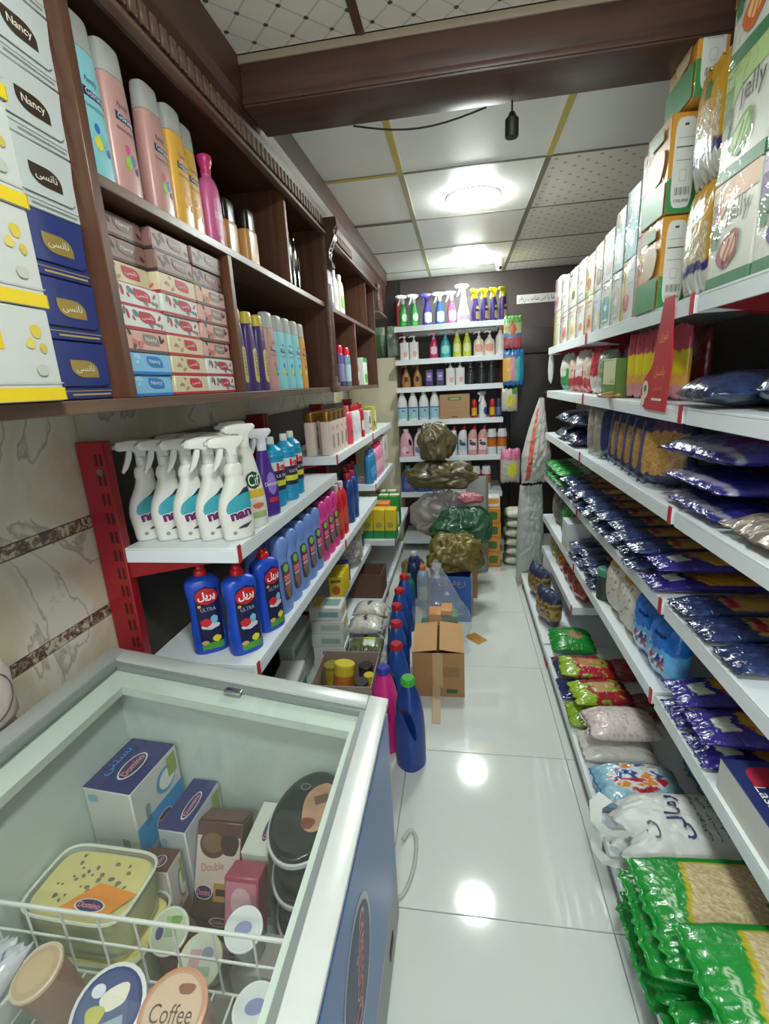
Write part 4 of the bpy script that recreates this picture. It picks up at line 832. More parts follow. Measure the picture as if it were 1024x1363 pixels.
AC = aerosol('red and yellow aerosol can on the fourth back shelf', '#b02a24', '#c0302a', '#d9a82a', 'red and yellow cans', .14, .022)
for x in (.108, .25): bplace(AC, x, BK[3])
bplace(spray('white and blue spray bottle between the aerosol cans', '#dfe3e8', [(0,.028,.028),(.004,.03,.03),(.09,.03,.03),(.125,.02,.02),(.135,.015,.015)], '#e8eaec', labels=[('ell',0,.05,.045,.06,'#3f62a8')]), .176, BK[3], 3.99, .9)
bplace(aerosol('dark blue aerosol can at the fourth shelf end', '#2f3f6a', '#3a3f52', '#5a6a9a', None, .14, .022), .3, BK[3])
def softjug(lab, col, capc, labc):
    """handled softener jug: the hole is cut through the shoulder"""
    t = thing('softener_jug', lab, 'softener'); secs = smoothprof([(0,.05,.032),(.006,.056,.037),(.08,.056,.037),(.14,.05,.034),(.18,.034,.027),(.195,.02,.02)], 4)
    me = cut(mk(loft(secs, 26, 2.6), mat(col, .33)), [xf(loft([(-.1,.012,.03),(.1,.012,.03)], 16), Matrix.Translation((.033, 0, .115)) @ Matrix.Rotation(PI/2, 4, 'X') @ Matrix.Rotation(.2, 4, 'Z'))])
    obj('body', me, None, t); obj('cap', cyl(.022, .195, .225, 18, e=.002), mat(capc, .35), t); s = Surf(secs, 2.6); wrap_shape(t, s, 'ell', INK(labc), -.012, .055, .06, .06); wrap_shape(t, s, 'bean', INK('#c42a5a'), .01, .035, .025, .02, lift=.0012, n=6); return t
def cut(me, cutters):
    o = bpy.data.objects.new('cut_tmp', me); sc.collection.objects.link(o); cs = []
    for c in cutters:
        co = bpy.data.objects.new('cutter_tmp', mk(c, me.materials[0], smooth=False)); sc.collection.objects.link(co); cs.append(co)
        b = o.modifiers.new('b', 'BOOLEAN'); b.operation = 'DIFFERENCE'; b.object = co; b.solver = 'EXACT'
    dg = bpy.context.evaluated_depsgraph_get(); r = bpy.data.meshes.new_from_object(o.evaluated_get(dg))
    for x in cs+[o]: bpy.data.objects.remove(x)
    r.shade_smooth(); r.set_sharp_from_angle(angle=math.radians(45)); return r
bplace(softjug('pale pink softener jug with handle on the fifth back shelf', '#d9a0b4', '#cfc8cc', '#e6c9d4'), -.445, BK[4])
bplace(softjug('white softener jug with handle beside the pale pink jug', '#cfced2', '#bfc0c4', '#7d7f92'), -.33, BK[4], 3.97)
def angled(lab, col, capc, labc, group):
    t = thing('toilet_cleaner_bottle', lab, 'cleaner', group); pr = [(0,.033,.025,0,0),(.005,.037,.028,0,0),(.13,.037,.028,0,0),(.16,.034,.026,0,0),(.19,.026,.022,.006,0),(.2,.017,.017,.01,0)]
    secs = smoothprof(pr, 3); obj('body', loft(secs, 20, 2.6), mat(col, .33), t, angle=60); s = Surf(secs, 2.6); obj('cap', loft([(.2,.016,.016,.01,0),(.225,.014,.014,.016,0),(.235,.009,.009,.02,0)], 14), mat(capc, .3), t)
    wrap_shape(t, s, 'rect', INK(labc), 0, .085, .07, .09); wrap_shape(t, s, 'leaf', INK('#3a4a5a'), .0, .09, .05, .03, lift=.0012, n=6); wrap_shape(t, s, 'rect', INK('#c02a34'), -.016, .115, .02, .014, lift=.0012, n=4); return t
WC = angled('white toilet cleaner bottle with red cap on the fifth back shelf', '#d5d8dc', '#b01f2c', '#b4ccd4', 'white red-capped cleaners')
for k in range(4): bplace(WC, -.225+k*.08, BK[4])
RC = angled('rose toilet cleaner bottle with red cap on the fifth back shelf', '#d09a98', '#b01f2c', '#e0cccc', 'rose cleaners')
for k in range(2): bplace(RC, .095+k*.08, BK[4])
def jar(lab, group):
    t = thing('plastic_jar', lab, 'jar', group); obj('jar_body', loft(smoothprof([(0,.036,.036),(.004,.039,.039),(.16,.039,.039),(.175,.03,.03)], 3), 20), mat('#d3d9dc', .35), t); obj('label', loft([(.06,.0396,.0396),(.13,.0396,.0396)], 20, cap=False), INK('#c06a24'), t); obj('label_band', loft([(.125,.04,.04),(.137,.04,.04)], 20, cap=False), INK('#9a2a20'), t); obj('cap', cyl(.033, .175, .2, 18, e=.002), mat('#e0e4e6', .35), t); return t
JR = jar('white jar with orange label on the fifth back shelf', 'white jars with orange labels')
for x in (.248, .329): bplace(JR, x, BK[4], 3.97)
for x in (.12, .205): bplace(JR, x, BK[5], 3.97, label='white jar with orange label on the sixth shelf above the orange cartons', group='white jars on the sixth shelf')
for x, c in ((-.44, '#3f5aa0'), (-.322, '#3a4f96'), (-.204, '#4a62a8')): bplace(softjug('%s softener jug on the low back shelf' % {'#3f5aa0': 'blue', '#3a4f96': 'deep blue', '#4a62a8': 'slate blue'}[c], c, '#2f7a4a', '#5a74b4'), x, BK[5])
bplace(pouch('plastic_sack', 'white printed sack on the low back shelf behind the olive bundles', 'bag', (.22, .24, .1), lambda u, v, s: '#c9c8c2' if not (abs(u) < .3 and .2 < v < .35) else '#3a3a3a', seed=4), -.02, BK[5], 4.06)
# orange cartons below
OC = carton('orange_carton', 'orange carton with green window', 'carton', (.11, .18, .115), '#d08a2c', [('F','rr',0,0,.6,.55,'#3f6a2c'),('F','rect',0,-.42,1,.12,'#c67a22')])
for k in range(4): place(OC, .237, 3.64, .003+k*.1165, .06*(-1)**k*.5, 'orange carton with green window, %s of the stack by the rice sacks' % ['lowest', 'second', 'third', 'topmost'][k], group='orange cartons in a stack')
place(carton('paper_box', 'small white and orange box lying on the orange cartons', 'box', (.1, .12, .075), '#d8d4cc', [('F','rect',0,.1,.8,.5,'#dd9a2a')]), .237, 3.64, .4705)
# rice sacks stacked on the floor by the door
def riceside(u, v, s):
    if abs(v) > .78: return '#2f6a3a'
    return '#cfcabd' if (int((v+1)*9) % 3) else '#c4bda6'
for k in range(6):
    b = bag('rice_sack', 'white rice sack with green ends, %s of the floor stack' % ['lowest', 'second', 'third', 'fourth', 'fifth', 'topmost'][k], 'sack', (.2, .19, .066), riceside, printed(.5, .3, 30), seed=k, group='rice sacks stacked on the floor', nu=14, nv=16, flat=1, puff=.4)
    b.location = (.42+.006*((k*5) % 3-1), 3.66, .004+k*.0735); b.rotation_euler = (0, 0, PI/2+.06*((k*3) % 3-1))
# sachets hung on the shelf edge by a strip
hp = [('sachet_strip', 'green and red jelly sachet pack hung on the shelf corner', (.13, .225, .02), lambda u, v, s: '#5f9a4a' if v > .55 else ('#c96a4a' if (u*u+(v-.2)**2) < .16 else ('#b04a52' if v < -.35 else ('#4a78b0' if abs(v+.2) < .12 else '#b9c08a'))), .385, 1.61),
      ('sachet_strip', 'blue hanging pack holding yellow, pink and teal tubes', (.155, .26, .025), lambda u, v, s: '#1f6aa8' if v > .55 or v < -.75 else ('#d9a63a' if u < -.3 else ('#d98a9a' if u < .1 else ('#3fb4b0' if u < .55 else '#2f86a0'))), .395, 1.34),
      ('sachet_strip', 'yellow lemon sachet pack hung under the blue tube pack', (.12, .17, .03), lambda u, v, s: '#cfc43a' if (u-.1)**2+(v+.1)**2 < .3 else ('#4a8a4a' if v > .5 and u > .3 else '#b9b8aa'), .37, 1.155),
      ('sachet_strip', 'pink and yellow snack pack hung near the orange cartons', (.155, .27, .05), lambda u, v, s: '#c96a92' if v > .4 else ('#d8d23a' if (u-.15)**2+(v+.2)**2 < .22 else '#b9b4ae'), .385, .595)]
for i, (nm, lab, sz, cf, x, z) in enumerate(hp):
    o = pouch(nm, lab, 'sachet pack', sz, cf, seed=i+20, wr=.2); place(o, x, 3.835, z)
    st = obj('hanging_strip', rbox(-.05, -.03, .008, .07, sz[1]-.03, sz[1]-.005, .0005, 1), mat('#d9d9d4', .4), o)
# sign on the back wall
t = thing('wall_sign', 'white paper strip with Persian lettering taped above the door', 'sign', None, (.64, 4.403, 1.995)); obj('sheet', rbox(-.17, .17, -.002, 0, 0, .068, .0005, 1), mat('#cfcdcb', .6), t)
flat_text(t, 'شما را این صاحب نظر', INK('#1d1d1d'), (0, -.0026, .034), (1,0,0), (0,0,1), .31, .05)
# security camera on the ceiling, dark cylinder hanging from the beam, cable
t = thing('security_camera', 'small white dome security camera on the ceiling', 'camera', None, (.30, 4.0, CEIL-.005)); obj('mount', cyl(.032, -.035, 0, 20, e=.003), mat('#dcdedd', .35), t); obj('dome', tr(sphere(.027, 18, 10), 0, -.006, -.048), mat('#d2d5d4', .3), t); obj('lens', tr(sphere(.014, 12, 8), 0, -.024, -.055), mat('#1c1e22', .1), t)
t = thing('lamp_holder', 'black lamp holder hanging on a short cord from the beam', 'lamp holder', None, (.149, 1.6, 2.144)); obj('cord', cyl(.0025, -.03, 0, 8), mat('#1e1c1c', .6), t); obj('socket', loft([(-.088,.017,.017),(-.084,.0185,.0185),(-.045,.0185,.0185),(-.038,.012,.012),(-.028,.007,.007)], 18), mat('#23211f', .5), t)
cpts = [(-.30+.38*k/10, 1.617-.004, 2.142-.028*math.sin(PI*k/10)) for k in range(11)]
tag(obj('cable', tube(cpts, .0025, 6), mat('#1f1c1b', .6)), 'thin black cable drooping under the walnut beam', 'cable')
# plants or packs hung in the dark corner by the pillar
for i, (x, z, c, lab) in enumerate(((-.66, 1.64, '#3f5a44', 'dark green pack stood on the cream pillar'), (-.55, 1.64, '#8fa09a', 'pale blue pack stood on the cream pillar'))):
    place(pouch('snack_pack', lab, 'pack', (.1, .24, .04), (lambda c: lambda u, v, s: c if v < .5 else '#6a7a60')(c), seed=30+i), x, 4.17, z-.0195, 0)
# ================================================================ wares on the right
ZR1, ZR2, ZR3, ZRA, ZRB = ZR
# ---- top tray: shrink-wrapped boxes
WRAP = clear('#ffffff', .01, .04, 1.25, .25, name='shrink_wrap')
def wrapped(t, W, D, H):
    obj('shrink_wrap', rbox(-W/2-.002, W/2+.002, -D/2-.0022, D/2+.002, -.0003, H+.002, .004, 2), WRAP, t); return t
def jelly(c1, c2, lab):
    W, D, H = .165, .12, .2
    t = carton('jelly_pack', lab, 'jelly pack', (W, D, H), '#dcdfd2', [('F','rect',0,-.44,1,.12,'#2f7d4a'),('L','rect',0,-.44,1,.12,'#2f7d4a'),('R','rect',0,-.44,1,.12,'#2f7d4a'),('F',[(-.083,.0),(-.083,.1),(.083,.1),(.083,.06),(-.02,.055)],0,0,1,1,c1),('F','rect',-.4,.18,.2,.3,c2),('F','rr',-.38,.06,.2,.18,'#3f6a44'),('F','txt:jelly',.12,.17,.5,.24,'#4a4f4a'),('F','bean',-.02,-.17,.5,.34,c2,.5),('F','bean',.0,-.15,.34,.22,c1,.5),('F','rect',.06,-.16,.03,.26,c2,-.5),('F','rect',-.06,-.18,.03,.26,c2,-.5),('F','ell',-.36,-.06,.14,.12,'#3f7a4a')])
    return wrapped(t, W, D, H)
jl = [('#e9b48a','#8f2f3a','dark red jelly pack, lowest of the jelly stack'),('#b8d98a','#5f9a2c','green jelly pack, second of the jelly stack'),('#f0c48a','#d96a1c','orange jelly pack, third of the jelly stack')]
for k, (a, b, l) in enumerate(jl): place(jelly(a, b, l), .60, 1.168, ZR1+k*.2035, RGT)
jl2 = [('#c9b0d9','#5f3f92','purple jelly pack beside the dark red one'),('#e9b0a8','#c0283a','red jelly pack beside the green one'),('#e9d48a','#c98a1c','yellow jelly pack beside the orange one')]
for k, (a, b, l) in enumerate(jl2): place(jelly(a, b, l), .60, .992, ZR1+k*.2035, RGT)
place(carton('jelly_pack', 'flat jelly pack lying on top of the jelly stack', 'jelly pack', (.165, .12, .07), '#dcdfd2', [('F','rect',0,-.36,1,.26,'#2f7d4a'),('F','rect',.1,.2,.6,.5,'#d9c24a'),('L','rect',0,-.36,1,.26,'#2f7d4a')]), .60, 1.17, ZR1+.6105, RGT)
def popcorn(u, v, s):
    if v < -.62: return '#d8d8d2'
    if -.62 <= v < -.42+.2*abs(u)*0 and abs(u) < .8: return '#3f3a7d'
    if abs(u) < .72 and v < .12+.16*math.cos(u*11): return ('#c9b894', '#e0d8bc', '#a88a52')[int((u*37+v*53) % 3)]
    if abs(u) < .2 and .32 < v < .62: return '#4f7a2c'
    return '#d2a22c'
for k in range(2):
    b = pouch('popcorn_bag', ['yellow popcorn bag standing on the tray between boxes', 'yellow popcorn bag standing on the other popcorn bag'][k], 'popcorn', (.165, .24, .05), popcorn, seed=3+k, nu=36, nv=48, wr=.05); place(b, .57, 1.352, ZR1+k*.243, RGT)
def cereal(lab, H=.225):
    W, D = .16, .07
    art = [('R','rect',0,-.32,1,.36,'#2f8a4a'),('R','rr',0,0,.72,.9,'#dfe2dc'),('R','crown',0,.38,.14,.03,'#3a3a3a'),('R','rect',0,.16,.56,.012,'#3f4a44'),('R','rect',0,.03,.5,.008,'#9aa29c'),('R','rect',0,.25,.5,.008,'#b4bab4'),('R','rr',0,-.12,.26,.12,'#c4c8c2'),('R','rr',0,-.12,.22,.1,'#dfe2dc')]+[('R','rect',-.22+.05*i,-.28,(.02,.03,.012)[i % 3],.08,'#5a5f5a') for i in range(10)]+[('R','txt:150,000',0,-.38,.5,.035,'#3a3f3a'),('F','rect',0,-.32,1,.36,'#2f8a4a'),('F','bean',.1,.05,.6,.4,'#c9b48a'),('F','rect',.0,.36,.6,.12,'#4f8a3a'),('L','rect',0,-.32,1,.36,'#2f8a4a')]
    return wrapped(carton('cereal_box', lab, 'cereal box', (W, D, H), '#d9992a', art), W, D, H)
for k in range(2): place(cereal(['orange and white cereal box standing on the tray', 'orange and white cereal box on top of its like'][k]), .566, 1.585, ZR1+k*.2295, RGT)
place(cereal('orange and white cereal box lying over the other two cereal boxes', .21), .59, 1.535, ZR1+.4605, RGT)
# row of boxes further in
def snackbox(lab, W, H, base, c1, c2, style=0, D=.1):
    if style == 0: art = [('F','rr',.1,-.18,.6,.4,c1),('F','ell',.1,-.2,.4,.24,c2),('F','rect',0,.36,.8,.05,c2),('F','rect',0,.25,.5,.02,'#8d8d86')]
    elif style == 1: art = [('F','rr',0,-.1,.72,.6,c1),('F','ell',0,-.05,.3,.14,c2),('F','rect',0,.36,.5,.02,'#6d6d68'),('F','rect',0,-.32,.5,.05,c2)]
    elif style == 2: art = [('F','rect',-.35,0,.3,1,c1),('F','bean',-.1,-.2,.5,.35,c2),('F','rect',.2,.3,.4,.015,'#8a8a84'),('F','rect',.2,.1,.4,.015,'#8a8a84'),('L','rect',0,0,.9,.9,c1)]
    else: art = [('F','rect',0,.0,1,1,c1),('F','rr',.1,-.05,.5,.5,c2)]
    t = carton('snack_box', lab, 'box', (W, D, H), base, art); return wrapped(t, W, D, H)
rowR1 = [  # y centre, width, (height, base, c1, c2, style, label) from the tray up
 (1.70, .06, [(.225,'#b06a72','#c08088','#9a4a58',3,'slim rose box standing next to the cereal boxes'), (.21,'#a85a62','#b87078','#8f3f4c',3,'slim rose box on top of the other rose box')]),
 (1.795, .12, [(.185,'#cfd6d2','#d9c23a','#c0503a',2,'white box with yellow and red print under the teal box'), (.2,'#4fa0ac','#4fa0ac','#7fc0c8',3,'bright teal shrink-wrapped box on top of the white one')]),
 (1.915, .11, [(.17,'#c9ccc6','#b4b8b2','#d9dad4',1,'pale grey slab pack behind the teal-fronted box'), (.19,'#7fa8b0','#a9c4c8','#d9b0a8',0,'grey blue wrapped box over the pale slab pack')]),
 (2.04, .13, [(.16,'#c9d0cc','#4fa8a4','#dfe4e0',1,'white box with tall teal panel'), (.17,'#cdd3d4','#a8c0c6','#d9a89c',0,'white box with rosy print over the teal panel box')]),
 (2.165, .11, [(.15,'#b4c6d4','#d9c86a','#cfd6da',0,'pale blue box with yellow print'), (.17,'#d0cdc4','#6f5a4e','#8f7460',0,'white box with brown print over the pale blue one')]),
 (2.292, .13, [(.15,'#d8cfb4','#d9a06a','#b5502c',0,'cream box with orange and rust print'), (.16,'#dbd8c4','#d9c64a','#c0563a',2,'cream box with yellow print over the orange one')]),
 (2.443, .16, [(.15,'#d6d6d0','#dfe0da','#d97f4a',0,'white box with orange fruit print'), (.17,'#c4c6c2','#d3d5d1','#8d908c',1,'grey white box over the orange fruit box')]),
 (2.617, .18, [(.15,'#d9d6c8','#e0d9b0','#c9b06a',0,'off-white box with pale yellow print'), (.17,'#dad8cc','#d9cfa0','#3a3a32',0,'off-white box with dark bowl print')]),
 (2.802, .18, [(.15,'#dcd9d0','#d9a08a','#c06a5a',0,'white box with salmon print'), (.17,'#d8d6d2','#e0dcd6','#a0a09a',1,'plain white box over the salmon print box')]),
 (2.987, .18, [(.18,'#dad8c8','#d9c23a','#e0dcc0',2,'white and yellow end box on the far tray'), (.17,'#d9d2d0','#d9a0aa','#c96a7c',2,'white and pink end box over the yellow one')])]
for y, W, tiers in rowR1:
    z = ZR1
    for (h, b, c1, c2, st, lab) in tiers:
        place(snackbox(lab, W-.006, h, b, c1, c2, st), .592, y, z, RGT); z += h+.0035
# ---- second tray
NAVY = '#1f2c4f'
def navyc(u, v, s):
    n = noise.noise(Vector((u*5, v*6, s))); return '#2a3a66' if n > .25 else NAVY
NB = bag('pasta_bag', 'navy film pasta bag lying on the second tray', 'pasta', (.3, .2, .09), navyc, printed(.22, .5, 30, .7), seed=5); place(NB, .66, 1.21, ZR2, 0)
place(bag('pasta_bag', 'navy and white striped pasta bag at the tray joint', 'pasta', (.2, .2, .11), lambda u, v, s: '#b9b6b0' if abs(v+.3) < .18 else ('#8a3a34' if abs(v-.2) < .12 else NAVY), printed(.22, .5, 30, .7), seed=6), .67, .99, ZR2, RGT)
# die-cut red display card
t = thing('display_card', 'tall red die-cut display card with yellow Persian lettering', 'display card', None, (.5275, 1.43, ZR2-.018), RGT)
cp2 = [(.06,0),(-.075,0),(-.115,.012),(-.12,.05),(-.1,.085),(-.06,.11),(-.045,.13),(-.03,.2),(-.005,.285),(.05,.285),(.062,.2),(.075,.12)]
obj('card', prism(cp2, -.0015, .0015, 'y'), mat('#b91f30', .4), t, smooth=False)
flat_text(t, 'پاستیل', INK('#e0a82a'), (.005, -.0024, .1), (1,0,0), (0,0,1), .07, .034); flat_text(t, 'شیرین', INK('#e6b43a'), (.015, -.0024, .19), (1,0,0), (0,0,1), .05, .03); flat_text(t, 'پاستیل', INK('#e0902a'), (.005, -.0024, .06), (1,0,0), (0,0,1), .055, .018)
flat_shape(t, 'rect', INK('#e6dcd0'), (.0, -.0024, .03), (1,0,0), (0,0,1), .07, .006)
flat_shape(t, 'ell', INK('#d9d2c4'), (-.085, -.0024, .055), (1,0,0), (0,0,1), .045, .05); flat_shape(t, 'star', INK('#3f7a4a'), (-.085, -.003, .058), (1,0,0), (0,0,1), .026, .026); flat_shape(t, 'bean', INK('#d9d2c4'), (-.1, -.0022, .025), (1,0,0), (0,0,1), .03, .035)
def sachet(u, v, s): return '#b5485a' if v > .35 else ('#d9c62a' if v > -.3 else ('#d9a24a' if v > -.62 else '#c98a94'))
SA = pouch('snack_sachet', 'pink and yellow snack sachet leaning in its row', 'snack', (.12, .2, .03), sachet, seed=8, group='pink and yellow snack sachets')
for k in range(4): place(SA, .60, 1.77-.075*k, ZR2, RGT+.55)
t = carton('toffee_box', 'green box with cream panel on the second tray', 'box', (.17, .09, .135), '#5a7a3a', [('F','rect',.05,.15,.86,.62,'#c4c9a0'),('F','txt:To',-.3,-.34,.2,.14,'#d3d9b4'),('F','rect',0,-.42,1,.1,'#4a6a2f'),('F','txt:شکلات',.26,-.06,.3,.1,'#3a4a2a')]); place(t, .585, 1.935, ZR2, RGT)
place(bag('biscuit', 'small brown wrapped biscuit in front of the green box', 'biscuit', (.1, .05, .025), lambda u, v, s: '#8a6a3f' if noise.noise(Vector((u*6, v*5, 0))) > 0 else '#b5925a', seed=9, nu=12, nv=12), .538, 1.87, ZR2, 0)
for i, (y, c1, c2, lab) in enumerate(((2.1,'#8a9a86','#c9cfc0','clear bag with green contents beside the green box'), (2.225,'#b02a34','#d9cfc8','red and white snack bag by the tray joint'), (2.355,'#c9b4a4','#b83a3f','pale bag with red foot on the far second tray'), (2.5,'#d9cfc9','#b02f38','white bag with red foot near the tray end'), (2.66,'#c9a49a','#a83a3c','rosy bag with red foot near the tray end'), (2.86,'#c4ccb8','#2f8a4a','white bag with green foot at the tray end'))):
    place(pouch('snack_bag', lab, 'snack bag', (.13, .17+.02*(i % 2), .06), (lambda a, b: lambda u, v, s: b if v < -.25 or (v < .2 and u > .5) else a)(c1, c2), seed=40+i, wr=.2), .59, y, ZR2, RGT+.2)
RS = pouch('snack_bag', 'dark red snack bag in the rear row of the second tray', 'snack bag', (.14, .2, .05), lambda u, v, s: '#7a2430', seed=47, wr=.2, group='dark red snack bags in the rear row')
for y in (1.75, 1.93, 2.1, 2.4): place(RS, .76, y, ZR2, RGT)
# ---- third tray
def noodle(u, v, s):
    if v < -.72: return '#20284a'
    if v > .5: return '#5a3a5c' if abs(u) < .5 else '#2a2f55'
    if abs(u) > .74: return '#3a3a62'
    n = noise.noise(Vector((u*14, v*22, 0))); return '#b58f4a' if n > .1 else ('#8f6a34' if n < -.2 else '#a57f42')
ND = pouch('noodle_bag', 'clear bag of noodles with navy ends leaning on its neighbour', 'noodles', (.165, .21, .07), noodle, printed(.25, .5, 45, .5), seed=12, group='noodle bags leaning in a row', nu=34, nv=44)
for k in range(5): place(ND, .60+.006*k, 1.525+.098*k, ZR3, RGT+.85, rx=-.16)
NP = pouch('pasta_bag', 'navy striped pasta bag standing past the noodle bags', 'pasta', (.16, .2, .07), lambda u, v, s: '#26305c' if abs(u) < .45 else '#8f8a80', printed(.22, .5, 30, .7), seed=13, group='navy striped pasta bags')
for y in (2.07, 2.17): place(NP, .61, y, ZR3, RGT+.8)
def navyyel(u, v, s): return '#1f2a4c' if v < .1 or abs(u) > .8 else '#b59a4a'
for k in range(2): place(bag('pasta_bag', ['navy pasta bag with yellow window, lower of two on the third tray', 'navy pasta bag with yellow window, upper of two on the third tray'][k], 'pasta', (.2, .24, .085), navyyel, printed(.22, .5, 30, .7), seed=14+k), .645, 2.5, ZR3+k*.087, RGT)
for k in range(2): place(bag('pasta_bag', ['dark pasta bag at the tray end, lower of two', 'dark pasta bag at the tray end, upper of two'][k], 'pasta', (.2, .24, .085), navyyel, printed(.22, .5, 30, .7), seed=16+k), .65, 2.78, ZR3+k*.087, RGT)
def indigo(u, v, s):
    n = noise.noise(Vector((u*4, v*3, s*2)))
    if abs(v+.8) < .04: return '#8f8ba0'
    return '#2c2a78' if v < .1 else ('#4a3f42' if n > .1 else '#23224a')
for k in range(3): place(bag('macaroni_bag', ['indigo macaroni bag, lowest of the three', 'indigo macaroni bag, middle of the three', 'indigo macaroni bag, topmost, puffed up'][k], 'macaroni', (.3, .25, (.052, .052, .075)[k]), indigo, printed(.22, .6, 26, .7), seed=21+k, wr=.16), .665, 1.235+.01*k, ZR3+(0, .058, .118)[k], RGT+.06*k)
place(bag('macaroni_bag', 'clear bag of shell pasta with blue label beside the indigo bags', 'macaroni', (.2, .22, .07), lambda u, v, s: '#3f86b0' if abs(u) < .4 and -.4 < v < .1 else ('#a59a88' if noise.noise(Vector((u*9, v*9, 1))) > 0 else '#6d645a'), seed=25), .65, .975, ZR3, RGT)
# ---- fourth tray: spaghetti packs, one end to the aisle
def spag(u, v, s, end='#1f2d55', win='#b08a3f'):
    if v < -.35+.14*u*u: return end if noise.noise(Vector((u*5, v*9, 3))) < .3 else '#33447a'
    if abs(v+.2) < .07 and abs(u) < .75: return '#a82434' if u > -.2 else end
    return win if abs(u) < .85 else '#1f2d55'
SG = [bag('spaghetti_pack', 'navy spaghetti pack', 'spaghetti', (.108, .31, .044), spag, printed(.2, .5, 40, .8), seed=51+k, nu=16, nv=40, wr=.14) for k in range(3)]
nm = ['next to the tray joint', 'middle of three', 'farthest of three from the tray joint']
for k, y in enumerate((1.205, 1.085, .965)):
    place(SG[k], .685, y, ZRA, RGT, 'navy spaghetti pack with red flash, '+nm[k])
def violet(u, v, s):
    if abs(u-.1) < .42 and -.72 < v < -.5: return '#b9c0b4'
    if v < -.42+.2*(u+.2)**2: return '#33267a'
    if v < -.3 and u > .2: return '#b5502c' if noise.noise(Vector((u*6, v*7, 0))) > 0 else '#6a8a34'
    return '#c08f34' if abs(u) < .88 else '#33267a'
VP_ = bag('spaghetti_pack', 'violet spaghetti pack with white price label on the fourth tray', 'spaghetti', (.12, .34, .045), violet, printed(.2, .45, 40, .8), seed=61, nu=34, nv=70); place(VP_, .69, 1.365, ZRA, RGT)
place(VP_, .70, 1.37, ZRA+.056, RGT+.02, 'violet spaghetti pack lying on the other violet pack')
k = 0
for y in [1.505+.119*i for i in range(10)]:
    for tier in range(2):
        lab = 'navy spaghetti pack with crinkled end, %s layer of the long row' % ('lower' if tier == 0 else 'upper')
        place(SG[k % 3], .672+.012*((k*7) % 3-1), y, ZRA+tier*.052, RGT+.02*((k*3) % 3-1), lab, group='navy spaghetti packs, %s layer' % ('lower' if tier == 0 else 'upper')); k += 1
GRN = printed(.22, .5, 40, .7)
def greenp(u, v, s): return '#1c8a3c' if v < -.1 else ('#c9cfc4' if v < .2 else '#2f9a4a')
GPK = bag('spaghetti_pack', 'green pack with crinkled end on the fourth tray', 'spaghetti', (.11, .28, .045), greenp, GRN, seed=64, nu=16, nv=36, wr=.16, group='green packs on the fourth tray')
for i in range(4): place(GPK, .66, 2.72+.118*i, ZRA, RGT); place(GPK, .662, 2.72+.118*i, ZRA+.055, RGT, 'green pack lying in the upper layer of the fourth tray', group='green packs, upper layer')
# ---- fifth tray
t = carton('lasagne_box', 'navy and white lasagne box on the fifth tray', 'lasagne', (.19, .26, .075), '#222f66', [('F','rect',0,0,1,1,'#c9c6be'),('T','txt:Lasagne',.16,-.38,.56,.1,'#f0eeea',0),('T','txt:macaroni',.16,-.30,.4,.05,'#e0dee0'),('T','leaf',-.25,-.3,.28,.2,'#a8243a')]); place(t, .67, .845, ZRB, RGT)
for i, y in enumerate((1.03, 1.165)): place(VP_, .70, y, ZRB, RGT+.03*i, ['violet spaghetti pack on the fifth tray next to the lasagne box', 'violet spaghetti pack on the fifth tray next to the blue bags'][i])
place(VP_, .695, 1.035, ZRB+.056, RGT-.03, 'violet spaghetti pack lying over its neighbour by the lasagne box'); place(VP_, .70, 1.175, ZRB+.056, RGT+.04, 'violet spaghetti pack lying over its neighbour by the blue bags')
def bluebag(u, v, s):
    if abs(u) < .35 and .45 < v < .6: return '#1a2a5a'
    if abs(u+.1) < .55 and -.6 < v < -.1: return '#a83a44' if noise.noise(Vector((u*5, v*6, 1))) > .12 else ('#d9dce0' if noise.noise(Vector((u*5, v*6, 4))) > 0 else '#22408f')
    return '#1f6ac0' if v > .1 else '#5fa8d9'
BGB = pouch('sugar_bag', 'bright blue film bag standing on the fifth tray', 'bag', (.13, .2, .08), bluebag, printed(.22, .4, 30, .6), seed=66, group='bright blue bags', nu=30, nv=36)
for y in (1.325, 1.455): place(BGB, .585, y, ZRB, RGT+.3)
def whitebag(u, v, s): return '#cf9a3a' if v > .78 else ('#6a5f52' if noise.noise(Vector((u*9, v*9, 2))) > .42 else '#cfcbc0')
WBG = pouch('flour_bag', 'white printed bag standing on the fifth tray', 'bag', (.14, .2, .085), whitebag, printed(.4, .4, 30, .3), seed=67, group='white printed bags')
for y in (1.60, 1.75): place(WBG, .585, y, ZRB, RGT+.2)
place(plainbottle('jar_bottle', 'small bottle with green lid between white bags and navy packs', 'jar', '#3a3f3a', .13, .035, .035, '#4a8a78', neck=.9, p=2), .57, 1.885, ZRB)
for k in range(8): place(SG[k % 3], .69+.01*((k*7) % 3-1), 1.99+.117*(k//2), ZRB+.052*(k % 2), RGT+.02*((k*3) % 3-1), 'navy spaghetti pack on the fifth tray, %s layer' % ('lower' if k % 2 == 0 else 'upper'), group='navy packs on the fifth tray, %s layer' % ('lower' if k % 2 == 0 else 'upper'))
place(carton('white_carton', 'white carton with small yellow print on the fifth tray', 'box', (.13, .12, .15), '#c9ced2', [('F','rect',.2,-.3,.4,.2,'#d9c24a')]), .59, 2.49, ZRB, RGT)
place(pouch('snack_bag', 'shiny green bag on the fifth tray near its end', 'snack bag', (.13, .18, .06), lambda u, v, s: '#1c8a3c', GRN, seed=70), .58, 2.64, ZRB, RGT+.2); place(pouch('snack_bag', 'dark green bag set back on the fifth tray near its end', 'snack bag', (.13, .18, .06), lambda u, v, s: '#1f6a3a', GRN, seed=72), .68, 2.78, ZRB, RGT+.2)
